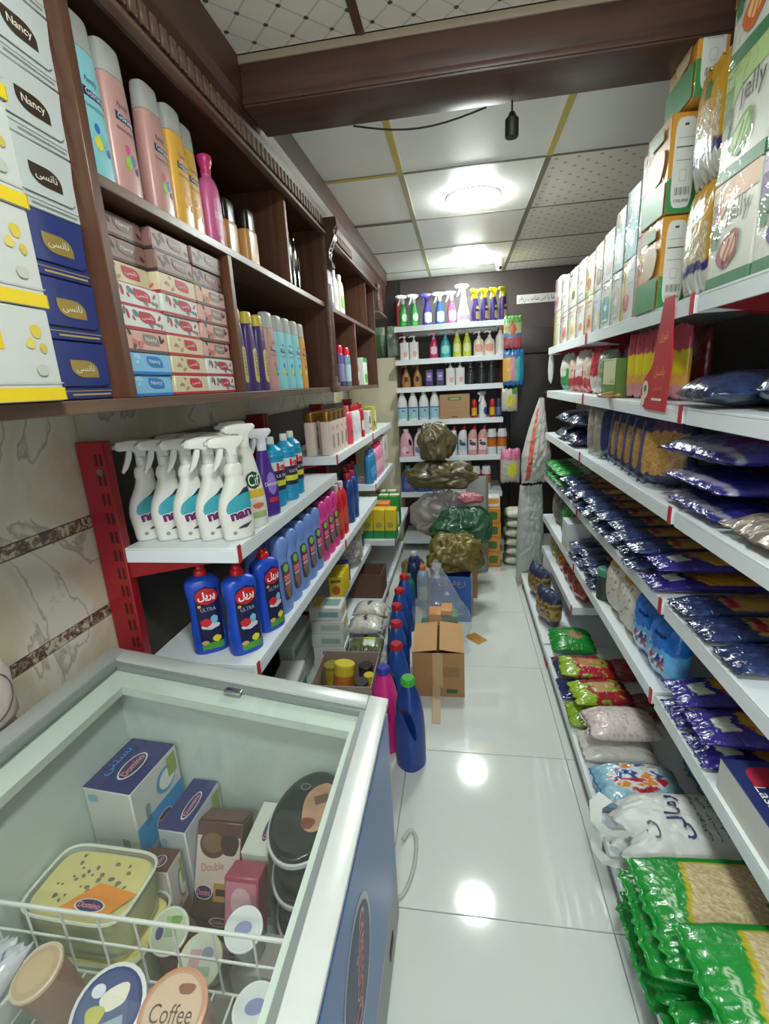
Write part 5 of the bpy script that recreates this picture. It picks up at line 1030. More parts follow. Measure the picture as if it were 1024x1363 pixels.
place(pouch('seed_bag', 'smoky clear bag of seeds at the end of the fifth tray', 'bag', (.15, .19, .07), lambda u, v, s: '#5f594c' if noise.noise(Vector((u*8, v*8, 5))) < .1 else '#8a8270', seed=71), .59, 2.95, ZRB, RGT)
# ---- extra low tray
RP = pouch('snack_bag', 'shiny red snack bag on the extra low tray', 'snack bag', (.13, .12, .06), lambda u, v, s: '#8f2320' if noise.noise(Vector((u*5, v*4, 1))) < .2 else '#b05a34', GRN, seed=75, group='red bags on the low tray')
for y in (2.33, 2.45, 2.57): place(RP, .59, y, .31, RGT+.3)
for y, c, l in ((2.70,'#c0392c','bright red snack bag beside the green bag on the low tray'), (2.82,'#3f8a2c','green and yellow snack bag on the low tray'), (2.95,'#8a9a3a','olive snack bag at the end of the low tray')): place(pouch('snack_bag', l, 'snack bag', (.13, .14, .06), (lambda c: lambda u, v, s: c if noise.noise(Vector((u*4, v*4, 2))) < .15 else '#c9b43a')(c), GRN, seed=int(y*100)), .59, y, .31, RGT+.3)
# ---- base deck
BD = .11
def potato(u, v, s):
    if v < -.55 or v > .5: return '#2a3150'
    return '#b08f4a' if noise.noise(Vector((u*6, v*6, 2))) > 0 else '#5f4f34'
for i, (x, y, l) in enumerate(((.462, 2.47, 'smoky bag of dried fruit with navy ends on the base deck'), (.462, 2.80, 'small navy and clear bag at the far end of the base deck'))):
    o = pouch('dried_fruit_bag', l, 'bag', (.2, .19, .1), potato, seed=80+i); place(o, x, y, BD, RGT+.3)
def greenlent(u, v, s):
    d = (u-.1)**2+(v-.1)**2
    return '#a08a62' if d < .12 or (u+.7)**2+(v+.3)**2 < .05 else '#1f8a34'
place(bag('lentil_bag', 'green bag with small windows lying on the base deck', 'bag', (.22, .2, .085), greenlent, GRN, seed=83, nu=34, nv=28), .53, 2.225, BD, RGT-.05)
def mixed(c1, c2, c3, c4=None): return lambda u, v, s: c4 if c4 and v < -.5+.15*u else c3 if noise.noise(Vector((u*2.5+3, v*2.5, s))) > .28 else (c2 if abs(u) < .45 and -.3 < v < .5 else c1)
pile = [(.52, 2.02, 0, .06, '#23306a', '#a86a54', '#a02a34', 'navy and red bean bag on the base deck'), (.76, 2.0, 0, .0, '#8a2a34', '#6a8a2c', '#b03a3a', 'dark red bag behind the navy bean bag'), (.52, 1.90, .068, -.12, '#a8242f', '#b98a5a', '#7a9a2c', 'red bag with tan window, upper in the pile'), (.51, 1.85, 0, .05, '#7f1f30', '#9a5a44', '#22305a', 'crimson and navy bag, lower in the pile'), (.53, 1.73, .068, .1, '#9a2430', '#c0a070', '#86a82c', 'red bag with yellow green corner'), (.51, 1.68, 0, -.04, '#a02a34', '#7a9a2c', '#8aa83a', 'lime green and red bag under the others'), (.76, 1.75, 0, .1, '#8a2430', '#6a2a30', '#4a6a2c', 'dark red bag at the back of the pile')]
for i, (x, y, dz, rz, c1, c2, c3, lab) in enumerate(pile):
    place(bag('bean_bag', lab, 'bag', (.15, .22, .055), mixed(c1, c2, c3, [None, None, '#8fb02c', '#23306a', '#93b52e', '#86a82c', None][i]), GRN, seed=85+i, wr=.14), x, y, BD+dz, RGT+rz)
def lightred(u, v, s): return '#cfc6c2' if noise.noise(Vector((u*12, v*12, 0))) < .25 else '#c09a98'
place(bag('rice_bag', 'white rice bag with faint red print, lower of two', 'rice', (.15, .24, .07), lambda u, v, s: '#cdc9c4', printed(.4, .35, 30, .3), seed=93), .53, 1.51, BD, RGT)
place(bag('rice_bag', 'white rice bag with faint red print, upper of two', 'rice', (.15, .24, .085), lightred, printed(.4, .35, 30, .3), seed=94, nu=34, nv=40), .54, 1.52, BD+.082, RGT+.05)
def bluelogo(u, v, s):
    if abs(v) > .8: return '#7fb0cc'
    d = (u/.75)**2+((v+.05)/.62)**2
    if d < 1:
        n = noise.noise(Vector((u*3.5, v*3.5, 6)))
        return '#b5283a' if (u > .15 and n > -.05) else ('#2f4f94' if n > .18 else ('#d98a3a' if n < -.3 else '#d5d9dc'))
    return '#9cc4d6'
place(bag('washing_powder_bag', 'pale blue bag with red and orange emblem', 'bag', (.16, .26, .1), bluelogo, printed(.3, .3, 30, .5), seed=95, nu=44, nv=60), .54, 1.325, BD, RGT+.05)
place(bag('washing_powder_bag', 'pale blue bag lying deeper behind the emblem bag', 'bag', (.15, .22, .08), bluelogo, printed(.3, .3, 30, .5), seed=96, nu=30, nv=40), .83, 1.4, BD, RGT)
# white carrier bags with handwriting
def carrier(lab, seed, txt):
    V, F, C = pillow(.21, .36, .1, seed=seed, nu=40, nv=60, crimp=.03, wr=.16, flat=.8, colf=lambda u, v, s: '#d3d5d3')
    # handle loops at the aisle end: the film rises and folds over
    V2 = []
    for x, y, z in V:
        k = max(0, (-y-.11)/.07); V2.append((x*(1-.12*k), y+.02*k*math.sin(x*60), z+.012*k*math.sin(x*40+2)))
    o = bpy.data.objects.new('carrier_bag', mkbag(V2, F, C, mat('#d3d5d3', .4, var=.02, bump=.3, scale=25), 'carrier_bag')); sc.collection.objects.link(o); tag(o, lab, 'bag')
    top_ = {}
    def lay(px, py):
        best = min(V2[:41*61], key=lambda v: (v[0]-px)**2+(v[1]-py)**2); return best[2]
    if txt:
        for s_, cx, cy, w, h, c in ((txt, .0, -.045, .13, .055, '#3d3a6c'), ('ن', .04, -.115, .05, .03, '#6d7078'), ('نمک خوراکی', .0, .01, .13, .014, '#45465a'), ('وزن خالص', .0, .032, .13, .012, '#45465a'), ('تولید ایران', .0, .052, .11, .012, '#55566a')):
            G, FF, tw, th = text_geo(s_, 0, .01 if w > .1 and h > .03 else 0); P_ = []
            for a, b in G:
                a, b = a*w/tw, b*h/th; px, py = cx-a, cy-b; P_.append((px, py, lay(px, py)+.005))
            obj('handwriting', (P_, FF), INK(c), o, smooth=False)
    hl = [(-.05,-.175,.07),(-.06,-.205,.085),(-.045,-.235,.07),(.0,-.245,.055),(.045,-.232,.07),(.06,-.2,.085),(.05,-.175,.07)]
    W_ = []; FF = []
    for i, (a, b, c) in enumerate(hl):
        W_ += [(a*.72, b+.02, c), (a*1.15, b-.008, c+.006)]
    FF = [(2*i, 2*i+1, 2*i+3, 2*i+2) for i in range(len(hl)-1)]
    obj('handle', (W_, FF), mat('#cfd1d0', .4, var=.02), o)
    return o
place(carrier('white plastic carrier bag with blue handwriting, on top', 98, 'رمالی'), .585, 1.09, BD+.085, RGT+.03)
place(carrier('white plastic carrier bag lying under the handwritten one', 99, None), .595, 1.092, BD, RGT, s=(1, 1, .72))
# green rice bags
POLY = [(-.62,.42),(-.3,.34),(-.24,.82),(-.12,.82),(.2,.5),(.9,.45),(.9,-.8),(-.42,-.8)]
def seg_d(p, a, b):
    vx, vy = b[0]-a[0], b[1]-a[1]; k = max(0, min(1, ((p[0]-a[0])*vx+(p[1]-a[1])*vy)/(vx*vx+vy*vy))); return math.hypot(p[0]-a[0]-k*vx, p[1]-a[1]-k*vy)
def riceb(u, v, s):
    p = (v, u); ins = False
    for a, b in zip(POLY, POLY[1:]+POLY[:1]):
        if (a[1] > p[1]) != (b[1] > p[1]) and p[0] < (b[0]-a[0])*(p[1]-a[1])/(b[1]-a[1])+a[0]: ins = not ins
    d = min(seg_d(p, a, b) for a, b in zip(POLY, POLY[1:]+POLY[:1]))
    if d < .028: return '#b8a82a'
    if .2 < v < .5 and abs(u-.22-(v-.35)*.3) < .22: return '#1c7a34' if abs(u-.22) > .1 or abs(v-.35) > .1 else '#9ab83a'
    if ins: return ('#c9b48c', '#b39c74', '#d6c6a2', '#bfa981')[int(abs(noise.noise(Vector((u*40, v*40, 0))))*7.9) % 4]
    if abs(u-.1) < .4 and -.75 < v < -.69: return '#a8c8a0' if noise.noise(Vector((u*30, v*30, 1))) > -.1 else '#1c8c36'
    return '#1a8a34'
rb = [bag('rice_bag', 'green rice bag', 'rice', (.235, .4, .047), riceb, printed(.25, .35, 35, .6), seed=101+k, nu=60, nv=84, wr=.1, flat=.9) for k in range(2)]
rl = [(.57, .86, 0, 0, 'green rice bag with zigzag window, lowest by the carrier bags'), (.572, .848, .058, 0.03, 'green rice bag with zigzag window, second by the carrier bags'), (.562, .845, .116, -0.03, 'green rice bag with zigzag window, third by the carrier bags'), (.575, .842, .174, 0.05, 'green rice bag with zigzag window, topmost by the carrier bags'),
      (.575, .61, 0, 0.02, 'green rice bag with zigzag window, lowest under the lasagne tray'), (.57, .60, .058, -0.03, 'green rice bag with zigzag window, second under the lasagne tray'), (.58, .60, .116, 0.02, 'green rice bag with zigzag window, third under the lasagne tray'), (.60, .66, .236, .05, 'green rice bag with zigzag window, topmost under the lasagne tray')]
for i, (x, y, dz, rz, l) in enumerate(rl): place(rb[i % 2], x, y, BD+dz, RGT+rz, l, group='green rice bags in two stacks')
# ---- translucent sacks hanging at the shelf end
def limp(w, l, t_, seed, taper, bow=0):
    V, F, C = pillow(w, l, t_, seed=seed, nu=30, nv=60, crimp=.02, wr=.28, flat=1.0)
    V = stand(V); z0 = min(v[2] for v in V); out = []
    for x, y, z in V:
        k = (z-z0)/l; f = 1-taper*max(0, k-.35)/.65; out.append((x*f+bow*k*k, y*f, z-z0))
    return out, F
t = thing('hanging_sack', 'translucent white plastic sack with red stripe hanging at the shelf end', 'bag', None, (.455, 3.27, .73), .3)
V, F = limp(.19, .54, .12, 7, .8, .06); obj('film', (V, F), clear('#cfcdc6', .7, .2, 1.4, .3), t, angle=80)
n = 31; SV = []
for k in range(2, 54):
    for i in (3, 4, 5, 6, 7): x, y, z = V[k*n+i]; SV.append((x-.001, y-.003, z))
SF = [(k*5+i, k*5+i+1, k*5+i+6, k*5+i+5) for k in range(51) for i in range(4)]
obj('red_stripe', (SV, SF), mat('#c0563f', .4, var=.25, scale=40), t); obj('hook', tube([(.06, 0, .53), (.06, 0, .56), (.07, -.03, .58), (.09, -.06, .57)], .003, 6), mat('#8a8a88', .3, 1), t)
V, F = limp(.19, .70, .1, 12, .15); t = tag(obj('plastic_sack', (V, F), clear('#b9bfba', .8, .25, 1.4, .3), angle=80), 'grey white limp plastic sack under the striped hanging sack', 'bag'); t.location = (.45, 3.285, .003); t.rotation_euler = (0, 0, .2)
V, F = blob(.016, .012, .085, 3, 20, 20, .1, .1, 1.5); t = tag(obj('twisted_bag', (V, F), clear('#d9dbd6', .7, .2)), 'small twisted white bag hanging from the top tray corner', 'bag'); t.location = (.552, 3.19, 1.36)
# ================================================================ inside the freezer
FB = .2605
def logo_oval(t, o, ex, ey, w, h, ring='#d9d2d6', fillc='#3a2f5c', c='#d9888a'):
    n = Vector(ex).cross(Vector(ey)).normalized(); o = Vector(o)
    flat_shape(t, 'ell', INK(ring), o, ex, ey, w, h, name='logo_ring'); flat_shape(t, 'ell', INK(fillc), o+n*.0004, ex, ey, w*.9, h*.86, name='logo_oval'); flat_text(t, 'Domino', INK(c), o+n*.0008, ex, ey, w*.74, h*.4, name='logo_lettering', bold=.02)
def icebox(lab, W, D, H, base, topc, side, swirl, txt=None, txtc='#3a8fd9'):
    t = carton('ice_cream_box', lab, 'ice cream box', (W, D, H), base, [('T','rect',0,0,.99,.99,topc),('R','rect',0,-.28,1,.44,side),('R','ell',.18,.18,.42,.36,swirl),('R','ell',.2,.18,.34,.28,'#dfe3da'),('R','rect',.34,.3,.2,.3,'#8fa04a'),('F','rect',.22,-.3,.16,.14,'#8a8f86'),('F','rr',-.3,.36,.2,.1,'#7fb0c8'),('R','txt:Domino',-.28,.0,.3,.12,'#4a5a7a',PI/2)])
    logo_oval(t, (W/2+.0026, .0, H*.2), (0,1,0), (0,0,1), D*.34, H*.2); logo_oval(t, (.01, -.005, H+.003), (0,1,0), (-1,0,0), D*.55, W*.36)
    if txt: flat_text(t, txt, INK(txtc), (-W*.28, .0, H+.0032), (0,1,0), (-1,0,0), D*.55, W*.2)
    return t
place(carton('ice_cream_box', 'plain white ice cream box under the navy topped one', 'ice cream box', (.118, .145, .178), '#b9c0c0', [('F','rect',0,.2,.8,.3,'#6f86b0')]), -.745, .795, FB, -.08)
place(icebox('white and sky blue ice cream box with navy top', .12, .15, .168, '#c9ccc6', '#2a2a68', '#2f8fc9', '#3f9ac9', 'بستنی'), -.745, .795, FB+.1795, -.08)
place(icebox('navy topped ice cream box wedged beside the taller one', .066, .14, .245, '#c3c9cc', '#2a2a68', '#4a86b8', '#5f9ac0'), -.622, .80, FB, -.04)
place(icebox('brown topped ice cream box in front of the navy topped one', .075, .05, .215, '#cfcac2', '#5f3a30', '#8a5a48', '#a8846c'), -.635, .69, FB, 0)
t = carton('ice_cream_box', 'chocolate ice cream box leaning with its wide face up', 'ice cream box', (.105, .06, .225), '#5a3832', [('F','rect',0,.12,.96,.5,'#cfc2b4'),('F','ell',-.12,.3,.6,.26,'#5a3a2c'),('F','ell',-.12,.31,.48,.18,'#7d5a44'),('F','bean',.25,.3,.4,.22,'#3f2a22'),('F','txt:Double',-.1,.1,.5,.07,'#c06a6a',.15),('F','rect',.2,-.12,.5,.16,'#b8923a'),('F','rect',.2,-.12,.4,.06,'#4a2a24'),('F','rect',0,-.42,1,.16,'#4a2c2a'),('T','rect',0,0,.96,.9,'#6a473a')])
logo_oval(t, (-.026, -.034, .085), (1,0,0), (0,0,1), .04, .03); logo_oval(t, (.012, -.034, .03), (1,0,0), (0,0,1), .045, .018, fillc='#4a2c2a'); place(t, -.535, .71, FB+.0135, .0, rx=-.42)
place(icebox('white ice cream box with green print behind the chocolate one', .06, .13, .2, '#cfd3c8', '#cfd3c8', '#6a4a3c', '#7fae4a'), -.443, .80, FB, 0)
t = carton('ice_cream_box', 'strawberry pink ice cream box leaning in front of the black tubs', 'ice cream box', (.072, .05, .2), '#a8445c', [('F','rect',0,.2,.9,.5,'#c97f92'),('F','ell',0,.25,.6,.3,'#d9b4ba'),('F','rr',.1,-.2,.5,.3,'#b9a49a'),('F','rect',.1,-.2,.4,.1,'#4a3a36')]); logo_oval(t, (-.02, -.0285, .06), (1,0,0), (0,0,1), .036, .03); place(t, -.444, .642, FB+.011, 0, rx=-.3)
# pistachio tubs
TUBM = clear('#dfe6cf', .35, .15, 1.35, name='tub_plastic')
def pist(lab, full):
    t = thing('ice_cream_tub', lab, 'ice cream tub'); obj('tub', loft(smoothprof([(0,.092,.055),(.004,.097,.06),(.09,.104,.067),(.1,.106,.069)], 3), 32, 5, False), TUBM, t)
    obj('ice_cream', loft([(.005,.09,.053),(.05,.096,.059),(.092,.1,.063),(.096,.096,.059)], 28, 5), mat('#dcd27a', .5, bump=.3, scale=25), t); obj('rim', join(*[tube([(ringpt(2*PI*i/40, .106, .069, 5)[0], ringpt(2*PI*i/40, .106, .069, 5)[1], .1) for i in range(40)], .003, 6, True)]), mat('#cfd8c4', .35), t)
    if full:
        rr = random.Random(5)
        for k in range(46):
            x, y = rr.gauss(0, .045), rr.gauss(0, .025)
            if abs(x) > .085 or abs(y) > .05: continue
            s = rr.uniform(.003, .006); obj('pistachio_bit', xf(loft([(-s*.4, s*.5, s*.4), (0, s, s*.7), (s*.4, s*.5, s*.4)], 6), Matrix.Translation((x, y, .0975)) @ Matrix.Rotation(rr.uniform(0, 3), 4, 'Z')), mat('#6f6a2c' if k % 3 else '#5a4a26', .6), t)
        flat_shape(t, [(-.05,-.055),(.05,-.055),(.085,-.01),(.0,.0)], INK('#d98a2c'), (.02, 0, .1015), (1,0,0), (0,1,0), 1, 1, name='paper_label'); logo_oval(t, (.03, -.04, .102), (1,0,0), (0,1,0), .06, .024)
        obj('lid_film', loft([(.1002,.104,.067),(.1008,.104,.067)], 32, 5), clear('#ffffff', .04, .05, 1.4), t)
    return t
place(carton('ice_cream_box', 'cream coloured ice cream box under the pistachio tubs', 'ice cream box', (.2, .13, .06), '#c3c7b0', []), -.695, .585, FB, 0); place(pist('yellow ice cream tub under the pistachio tub', 0), -.69, .597, FB+.062, .03); place(pist('open-topped yellow ice cream tub sprinkled with pistachio bits', 1), -.698, .595, FB+.168, -.02)
# black oval tubs
def black(lab, toplid):
    t = thing('ice_cream_tub', lab, 'ice cream tub'); obj('tub', loft(smoothprof([(0,.058,.09),(.004,.062,.094),(.08,.070,.104),(.084,.070,.104)], 3), 40), mat('#262322', .3), t)
    obj('label', loft([(.02,.0647,.0972),(.06,.0689,.1024)], 40, cap=False), mat('#3f332e', .35, var=.35, scale=40), t); obj('rim_band', loft([(.080,.074,.108),(.083,.077,.111),(.091,.077,.111),(.092,.075,.109)], 40), mat('#b9bcba', .35), t); obj('lid', loft(smoothprof([(.092,.073,.107),(.1,.071,.105),(.103,.062,.096),(.1025,.05,.08)], 3), 40), mat('#1d1c1c', .15, coat=.4), t)
    if toplid:
        flat_shape(t, [(.02+.034*math.cos(a)*(1+.1*math.sin(3*a)), .012+.06*math.sin(a)) for a in [2*PI*i/24 for i in range(24)]], mat('#b08a6a', .4, var=.5, scale=22), (0, 0, .1036), (1,0,0), (0,1,0), 1, 1, name='printed_panel'); flat_shape(t, 'rect', INK('#6a4a3a'), (.02, .03, .1041), (1,0,0), (0,1,0), .03, .022, .5); flat_shape(t, 'bean', INK('#7a3f2c'), (.01, -.03, .1041), (1,0,0), (0,1,0), .028, .03); flat_shape(t, 'ell', INK('#a89a92'), (-.025, .055, .1041), (1,0,0), (0,1,0), .022, .018); flat_shape(t, 'ell', INK('#2b2522'), (-.025, .055, .1044), (1,0,0), (0,1,0), .019, .015)
    return t
for k in range(3): place(black(['black oval ice cream tub, lowest of three', 'black oval ice cream tub, middle of three', 'black oval ice cream tub, topmost with printed lid'][k], k == 2), -.322+.002*k, .752, FB+k*.1045, -.05)
# wire basket
t = thing('freezer_basket', 'white wire basket hanging across the freezer', 'basket', None, (-.53, .30, 0)); WR = mat('#d9ded8', .35, name='white_wire')
bx0, bx1, by0, by1, bz0, bz1 = -.265, .275, -.18, .197, .465, .602
for z in (bz0, bz0+.075, bz1): obj('rail', tube([(bx0, by0, z), (bx1, by0, z), (bx1, by1, z), (bx0, by1, z)], .004 if z == bz1 else .0025, 8, True), WR, t)
for i in range(9):
    x = bx0+(bx1-bx0)*i/8
    for y in (by0, by1): obj('wire', tube([(x, y, bz0), (x, y, bz1)], .002, 6), WR, t)
for i in range(1, 6):
    y = by0+(by1-by0)*i/6
    for x in (bx0, bx1): obj('wire', tube([(x, y, bz0), (x, y, bz1)], .002, 6), WR, t)
for i in range(16):
    x = bx0+(bx1-bx0)*(i+.5)/16; obj('wire', tube([(x, by0, bz0), (x, by1, bz0)], .002, 6), WR, t)
for x, s in ((bx0, -1), (bx1, 1)): obj('hanger', tube([(x, by1-.06, bz1), (x+s*.004, by1-.06, bz1+.035), (x+s*.004, by1-.0, bz1+.035), (x, by1, bz1)], .0035, 8), WR, t)
BZ = .4685
def cup(lab, r, h, col, lidc, ringc, art=(), tp=.8, cat='ice cream cup'):
    t = thing('ice_cream_cup', lab, cat); obj('cup', loft([(0,r*tp*.96,r*tp*.96),(.003,r*tp,r*tp),(h-.006,r*.95,r*.95)], 26), mat(col, .4, var=.08, scale=30), t); obj('rim', loft([(h-.006,r*.98,r*.98),(h-.004,r,r),(h,r,r),(h+.001,r*.97,r*.97)], 26), mat(ringc, .35), t); obj('lid', loft([(h+.0002,r*.9,r*.9),(h+.0018,r*.89,r*.89)], 26), mat(lidc, .35, var=.06, scale=60), t)
    for i, a in enumerate(art):
        o = (a[1], a[2], h+.0024+.0003*i)
        if a[0].startswith('txt:'): flat_text(t, a[0][4:], INK(a[5]), o, (1,0,0), (0,1,0), a[3], a[4])
        else: flat_shape(t, a[0], INK(a[5]), o, (1,0,0), (0,1,0), a[3], a[4], a[6] if len(a) > 6 else 0)
    return t
place(cup('ice cream cup with pale green lid behind the basket', .036, .08, '#9a6a62', '#b9c4a8', '#d3d9c8', [('rect',.004,.006,.022,.03,'#8fae7a'),('ell',-.016,-.002,.014,.02,'#3f4a7a'),('bean',.012,.014,.02,.016,'#6f9a4a')]), -.548, .615, .387, .2, rx=.5)
tag(obj('ice_cream_block', rbox(-.045, .045, -.03, .03, 0, .1, .004), mat('#8f5a58', .5)), 'maroon ice cream block under the pale green lidded cup', 'ice cream').location = (-.547, .62, FB+.001)
place(cup('ice cream cup with white lid and gold rim behind the basket wires', .04, .075, '#b9b4a4', '#d0d4c4', '#dcd3a8', [('ell',.012,.01,.022,.018,'#8a92a8'),('rect',-.01,.0,.02,.03,'#c9a8a0'),('rect',.01,-.014,.024,.012,'#9ab49a')]), -.475, .592, .362, .1, rx=.5)
tag(obj('ice_cream_block', rbox(-.05, .05, -.025, .025, 0, .08, .004), mat('#a89a92', .5)), 'grey ice cream block under the gold rimmed cup', 'ice cream').location = (-.475, .58, FB+.001)
CUPW = lambda lab: cup(lab, .033, .085, '#c3c9cc', '#c9d0d0', '#d6dadb', [('ell',0,0,.03,.02,'#7f88b0')])
for x, y, rx, ry, l in ((-.30, .44, .0, .0, 'white ice cream cup in the basket corner'), (-.31, .37, .0, .0, 'white ice cream cup beside the Coffee cup'), (-.30, .27, .0, .0, 'white ice cream cup nearer the basket end')): place(CUPW(l), x, y, BZ, .3)
place(CUPW('white and blue ice cream cup tilted behind the basket wires'), -.385, .585, FB+.18, .3, rx=.35)
tag(obj('ice_cream_block', rbox(-.05, .05, -.035, .035, 0, .16, .004), mat('#9a9290', .5)), 'grey brown ice cream block under the tilted cup', 'ice cream').location = (-.365, .585, FB+.001)
place(cup('large ice cream cup with navy lid in the basket', .052, .085, '#c9c4b4', '#2c3a6a', '#d3d6d8', [('ell',0,0,.085,.085,'#3a4a78'),('bean',.006,.012,.04,.03,'#d9d6c4',.4),('bean',-.016,-.006,.026,.024,'#b5b04a'),('rect',.012,-.018,.03,.014,'#8aa0b4',.3),('ell',-.02,.02,.02,.016,'#cfd2dc')]), -.512, .43, BZ+.016, .2, rx=.3)
place(cup('tall paper ice cream cup lettered Coffee', .047, .11, '#c2a184', '#b99a80', '#c98a6a', [('ell',0,0,.078,.078,'#cbb096'),('txt:Coffee',0,-.004,.06,.02,'#5a4638'),('bean',.012,.022,.024,.014,'#8a5a44')], .85), -.402, .425, BZ+.015, .1, rx=.2)
place(cup('clear brown dessert cup with domed lid in the basket', .036, .12, '#8a664c', '#b9a080', '#cbb99a', [('ell',0,0,.05,.05,'#c2aa86')], .78), -.604, .435, BZ+.012, 0, rx=.15, ry=-.2)
place(cup('white dessert cup between the brown cup and the blue pack', .03, .08, '#cfc9c4', '#b9aaa4', '#d9d6d2', [('bean',0,0,.03,.03,'#a88a80')], .85), -.668, .455, BZ, 0)
V, F, C = pillow(.075, .12, .05, 201, 18, 24, .08, .05, lambda u, v, s: '#5a6a9c' if abs(u) < .5 and abs(v) < .6 and noise.noise(Vector((u*7, v*9, 0))) > -.05 else '#c6cbd0'); o = bpy.data.objects.new('ice_cream_pack', mkbag(V, F, C, printed(.15, .2, 30, .8), 'ice_cream_pack')); sc.collection.objects.link(o); tag(o, 'white and blue wrapped ice cream pack in the basket corner', 'ice cream'); o.location = (-.735, .42, BZ+.06); o.rotation_euler = (.3, 0, -.1)
place(cup('white ice cream cup under the blue wrapped pack', .034, .05, '#c9ccc6', '#c9ccc6', '#d3d6d0'), -.735, .43, BZ, 0)
V, F, C = pillow(.13, .12, .09, 202, 20, 24, .06, .15, lambda u, v, s: '#d98a2a' if noise.noise(Vector((u*5, v*5, 0))) < .3 else '#8a5a22'); o = bpy.data.objects.new('ice_cream_pack', mkbag(V, F, C, printed(.3, .4, 30, .4), 'ice_cream_pack')); sc.collection.objects.link(o); tag(o, 'orange wrapped ice cream in the basket', 'ice cream'); o.location = (-.69, .28, BZ+.002); o.rotation_euler = (0, 0, .2)
t = thing('stick_bundle', 'bundle of flat wooden ice cream sticks', 'wooden sticks', None, (-.50, .295, BZ+.001), .05); sm = mk(rbox(-.0045, .0045, -.05, .05, 0, .002, .0008, 1), wood('birch_stick', '#b58f68', '#d0ae86', .6))
for i in range(9):
    for j in range(20): obj('stick', sm, None, t, (-.042+i*.0103, .003*((i*7+j*5) % 3-1), j*.0041))
t = thing('phone_pouch', 'pinkish white padded pouch leaning on the marble wall', 'pouch', None, (-.905, .655, .80), 0); obj('pouch_body', xf(loft([(0,.012,.05),(.01,.016,.062),(.10,.016,.065),(.13,.012,.055),(.135,.006,.04)], 24, 3), Matrix.Identity(4)), mat('#cfc2bb', .6, bump=.3), t); obj('stitching', tube([(.017, .05*math.cos(a), .068+.052*math.sin(a)) for a in [2*PI*i/28 for i in range(28)]], .0012, 6, True), mat('#5a4a48', .6), t)
# ================================================================ floor and low trays on the left
JB = mat('#1f4c9c', .32, name='blue_jug_plastic')
def jug(lab, m, capc, group=None, h=.345):
    t = thing('detergent_jug', lab, 'jug', group); k = h/.345
    secs = smoothprof([(0,.044,.044),(.01,.054,.053),(.12*k,.054,.053),(.2*k,.05,.05),(.26*k,.04,.042),(.3*k,.028,.03),(.318*k,.021,.021)], 4)
    hole = xf(loft([(-.1,.011,.06*k),(.1,.011,.06*k)], 20), Matrix.Translation((-.032, 0, .185*k)) @ Matrix.Rotation(-.14, 4, 'Y') @ Matrix.Rotation(PI/2, 4, 'X'))
    obj('body', cut(mk(loft(secs, 30, 2.5), m), [hole]), None, t); obj('cap', loft([(.318*k,.024,.024),(.32*k,.026,.026),(.34*k,.025,.025),(h,.022,.022)], 20), mat(capc, .35), t)
    obj('cap_ribs', join(*[tr(box(-.0015, .0015, -.0012, .0012, .322*k, .338*k), .0258*math.cos(2*PI*i/18), .0258*math.sin(2*PI*i/18)) for i in range(18)]), mat(capc, .35), t)['kind'] = 'stuff'
    return t
J = jug('blue detergent jug with red cap in the row beside the cartons', JB, '#b01f28', 'blue jugs with red caps')
for x, y in ((-.28, 1.80), (-.305, 1.99), (-.325, 2.17), (-.335, 2.36), (-.33, 2.55)): place(J, x, y, 0, .4)
place(jug('dark blue detergent jug with green cap on the floor tiles', mat('#1a3a86', .32), '#3fa83a', None, .372), -.2, 1.52, 0, .9)
place(jug('hot pink detergent jug with violet cap behind the freezer', mat('#d9328a', .32), '#3a3aa0', None, .36), -.305, 1.60, 0, .9)
# cartons on the aisle floor
KB = mat('#a37a50', .75, var=.1, scale=12, name='cardboard'); KI = mat('#b98f62', .8, var=.06, scale=12)
def opencarton(name, lab, W, D, H, m, inner, flaps=(1, 1, 1, 1), th=.004, cat='carton', fa=(.5, .5, .5, .5)):
    t = thing(name, lab, cat); obj('bottom', box(-W/2, W/2, -D/2, D/2, 0, th), m, t)
    for nm, b in (('front_panel', box(-W/2, W/2, -D/2, -D/2+th, th, H)), ('rear_panel', box(-W/2, W/2, D/2-th, D/2, th, H)), ('side_panel', box(-W/2, -W/2+th, -D/2+th, D/2-th, th, H)), ('side_panel', box(W/2-th, W/2, -D/2+th, D/2-th, th, H))): obj(nm, b, m, t)
    for i, (x, y, rz, L) in enumerate(((0, -D/2, 0, W), (0, D/2, PI, W), (-W/2, 0, -PI/2, D), (W/2, 0, PI/2, D))):
        if not flaps[i]: continue
        fd = (D if i < 2 else W)*.48; o = obj('flap', box(-L/2+.002, L/2-.002, 0, fd, 0, .003), inner, t); o.location = (x, y, H+.0005); o.rotation_euler = (fa[i], 0, rz)
    return t
t = opencarton('cardboard_carton', 'plain brown cardboard carton with raised flaps on the aisle floor', .235, .27, .225, KB, KI, (0, 0, 1, 1), fa=(0, 0, .12, .14)); place(t, -.115, 2.06, 0, .03)
obj('tape', box(-.026, .02, -.139, -.136, .05, .226), mat('#b99a72', .5), t); obj('tape_tail', xf(box(-.018, .018, -.19, -.0, 0, .001), Matrix.Translation((-.01, -.139, .06)) @ Matrix.Rotation(.32, 4, 'X')), mat('#b39a7c', .5), t); flat_shape(t, 'rect', INK('#3f5a34'), (.06, -.1356, .03), (1,0,0), (0,0,1), .05, .022); flat_shape(t, 'rect', INK('#8a6844'), (.05, -.1356, .13), (1,0,0), (0,0,1), .09, .05)
t = opencarton('blue_carton', 'blue carton with orange Persian lettering holding olive bundles', .24, .29, .29, mat('#2f5fae', .5, name='blue_print'), KI, (0, 0, 0, 1), fa=(0, 0, 0, -1.35)); place(t, -.06, 2.80, 0, -.06)
obj('side_liner', box(.1205, .1215, -.14, .14, .0, .29), mat('#a8a49c', .7), t)
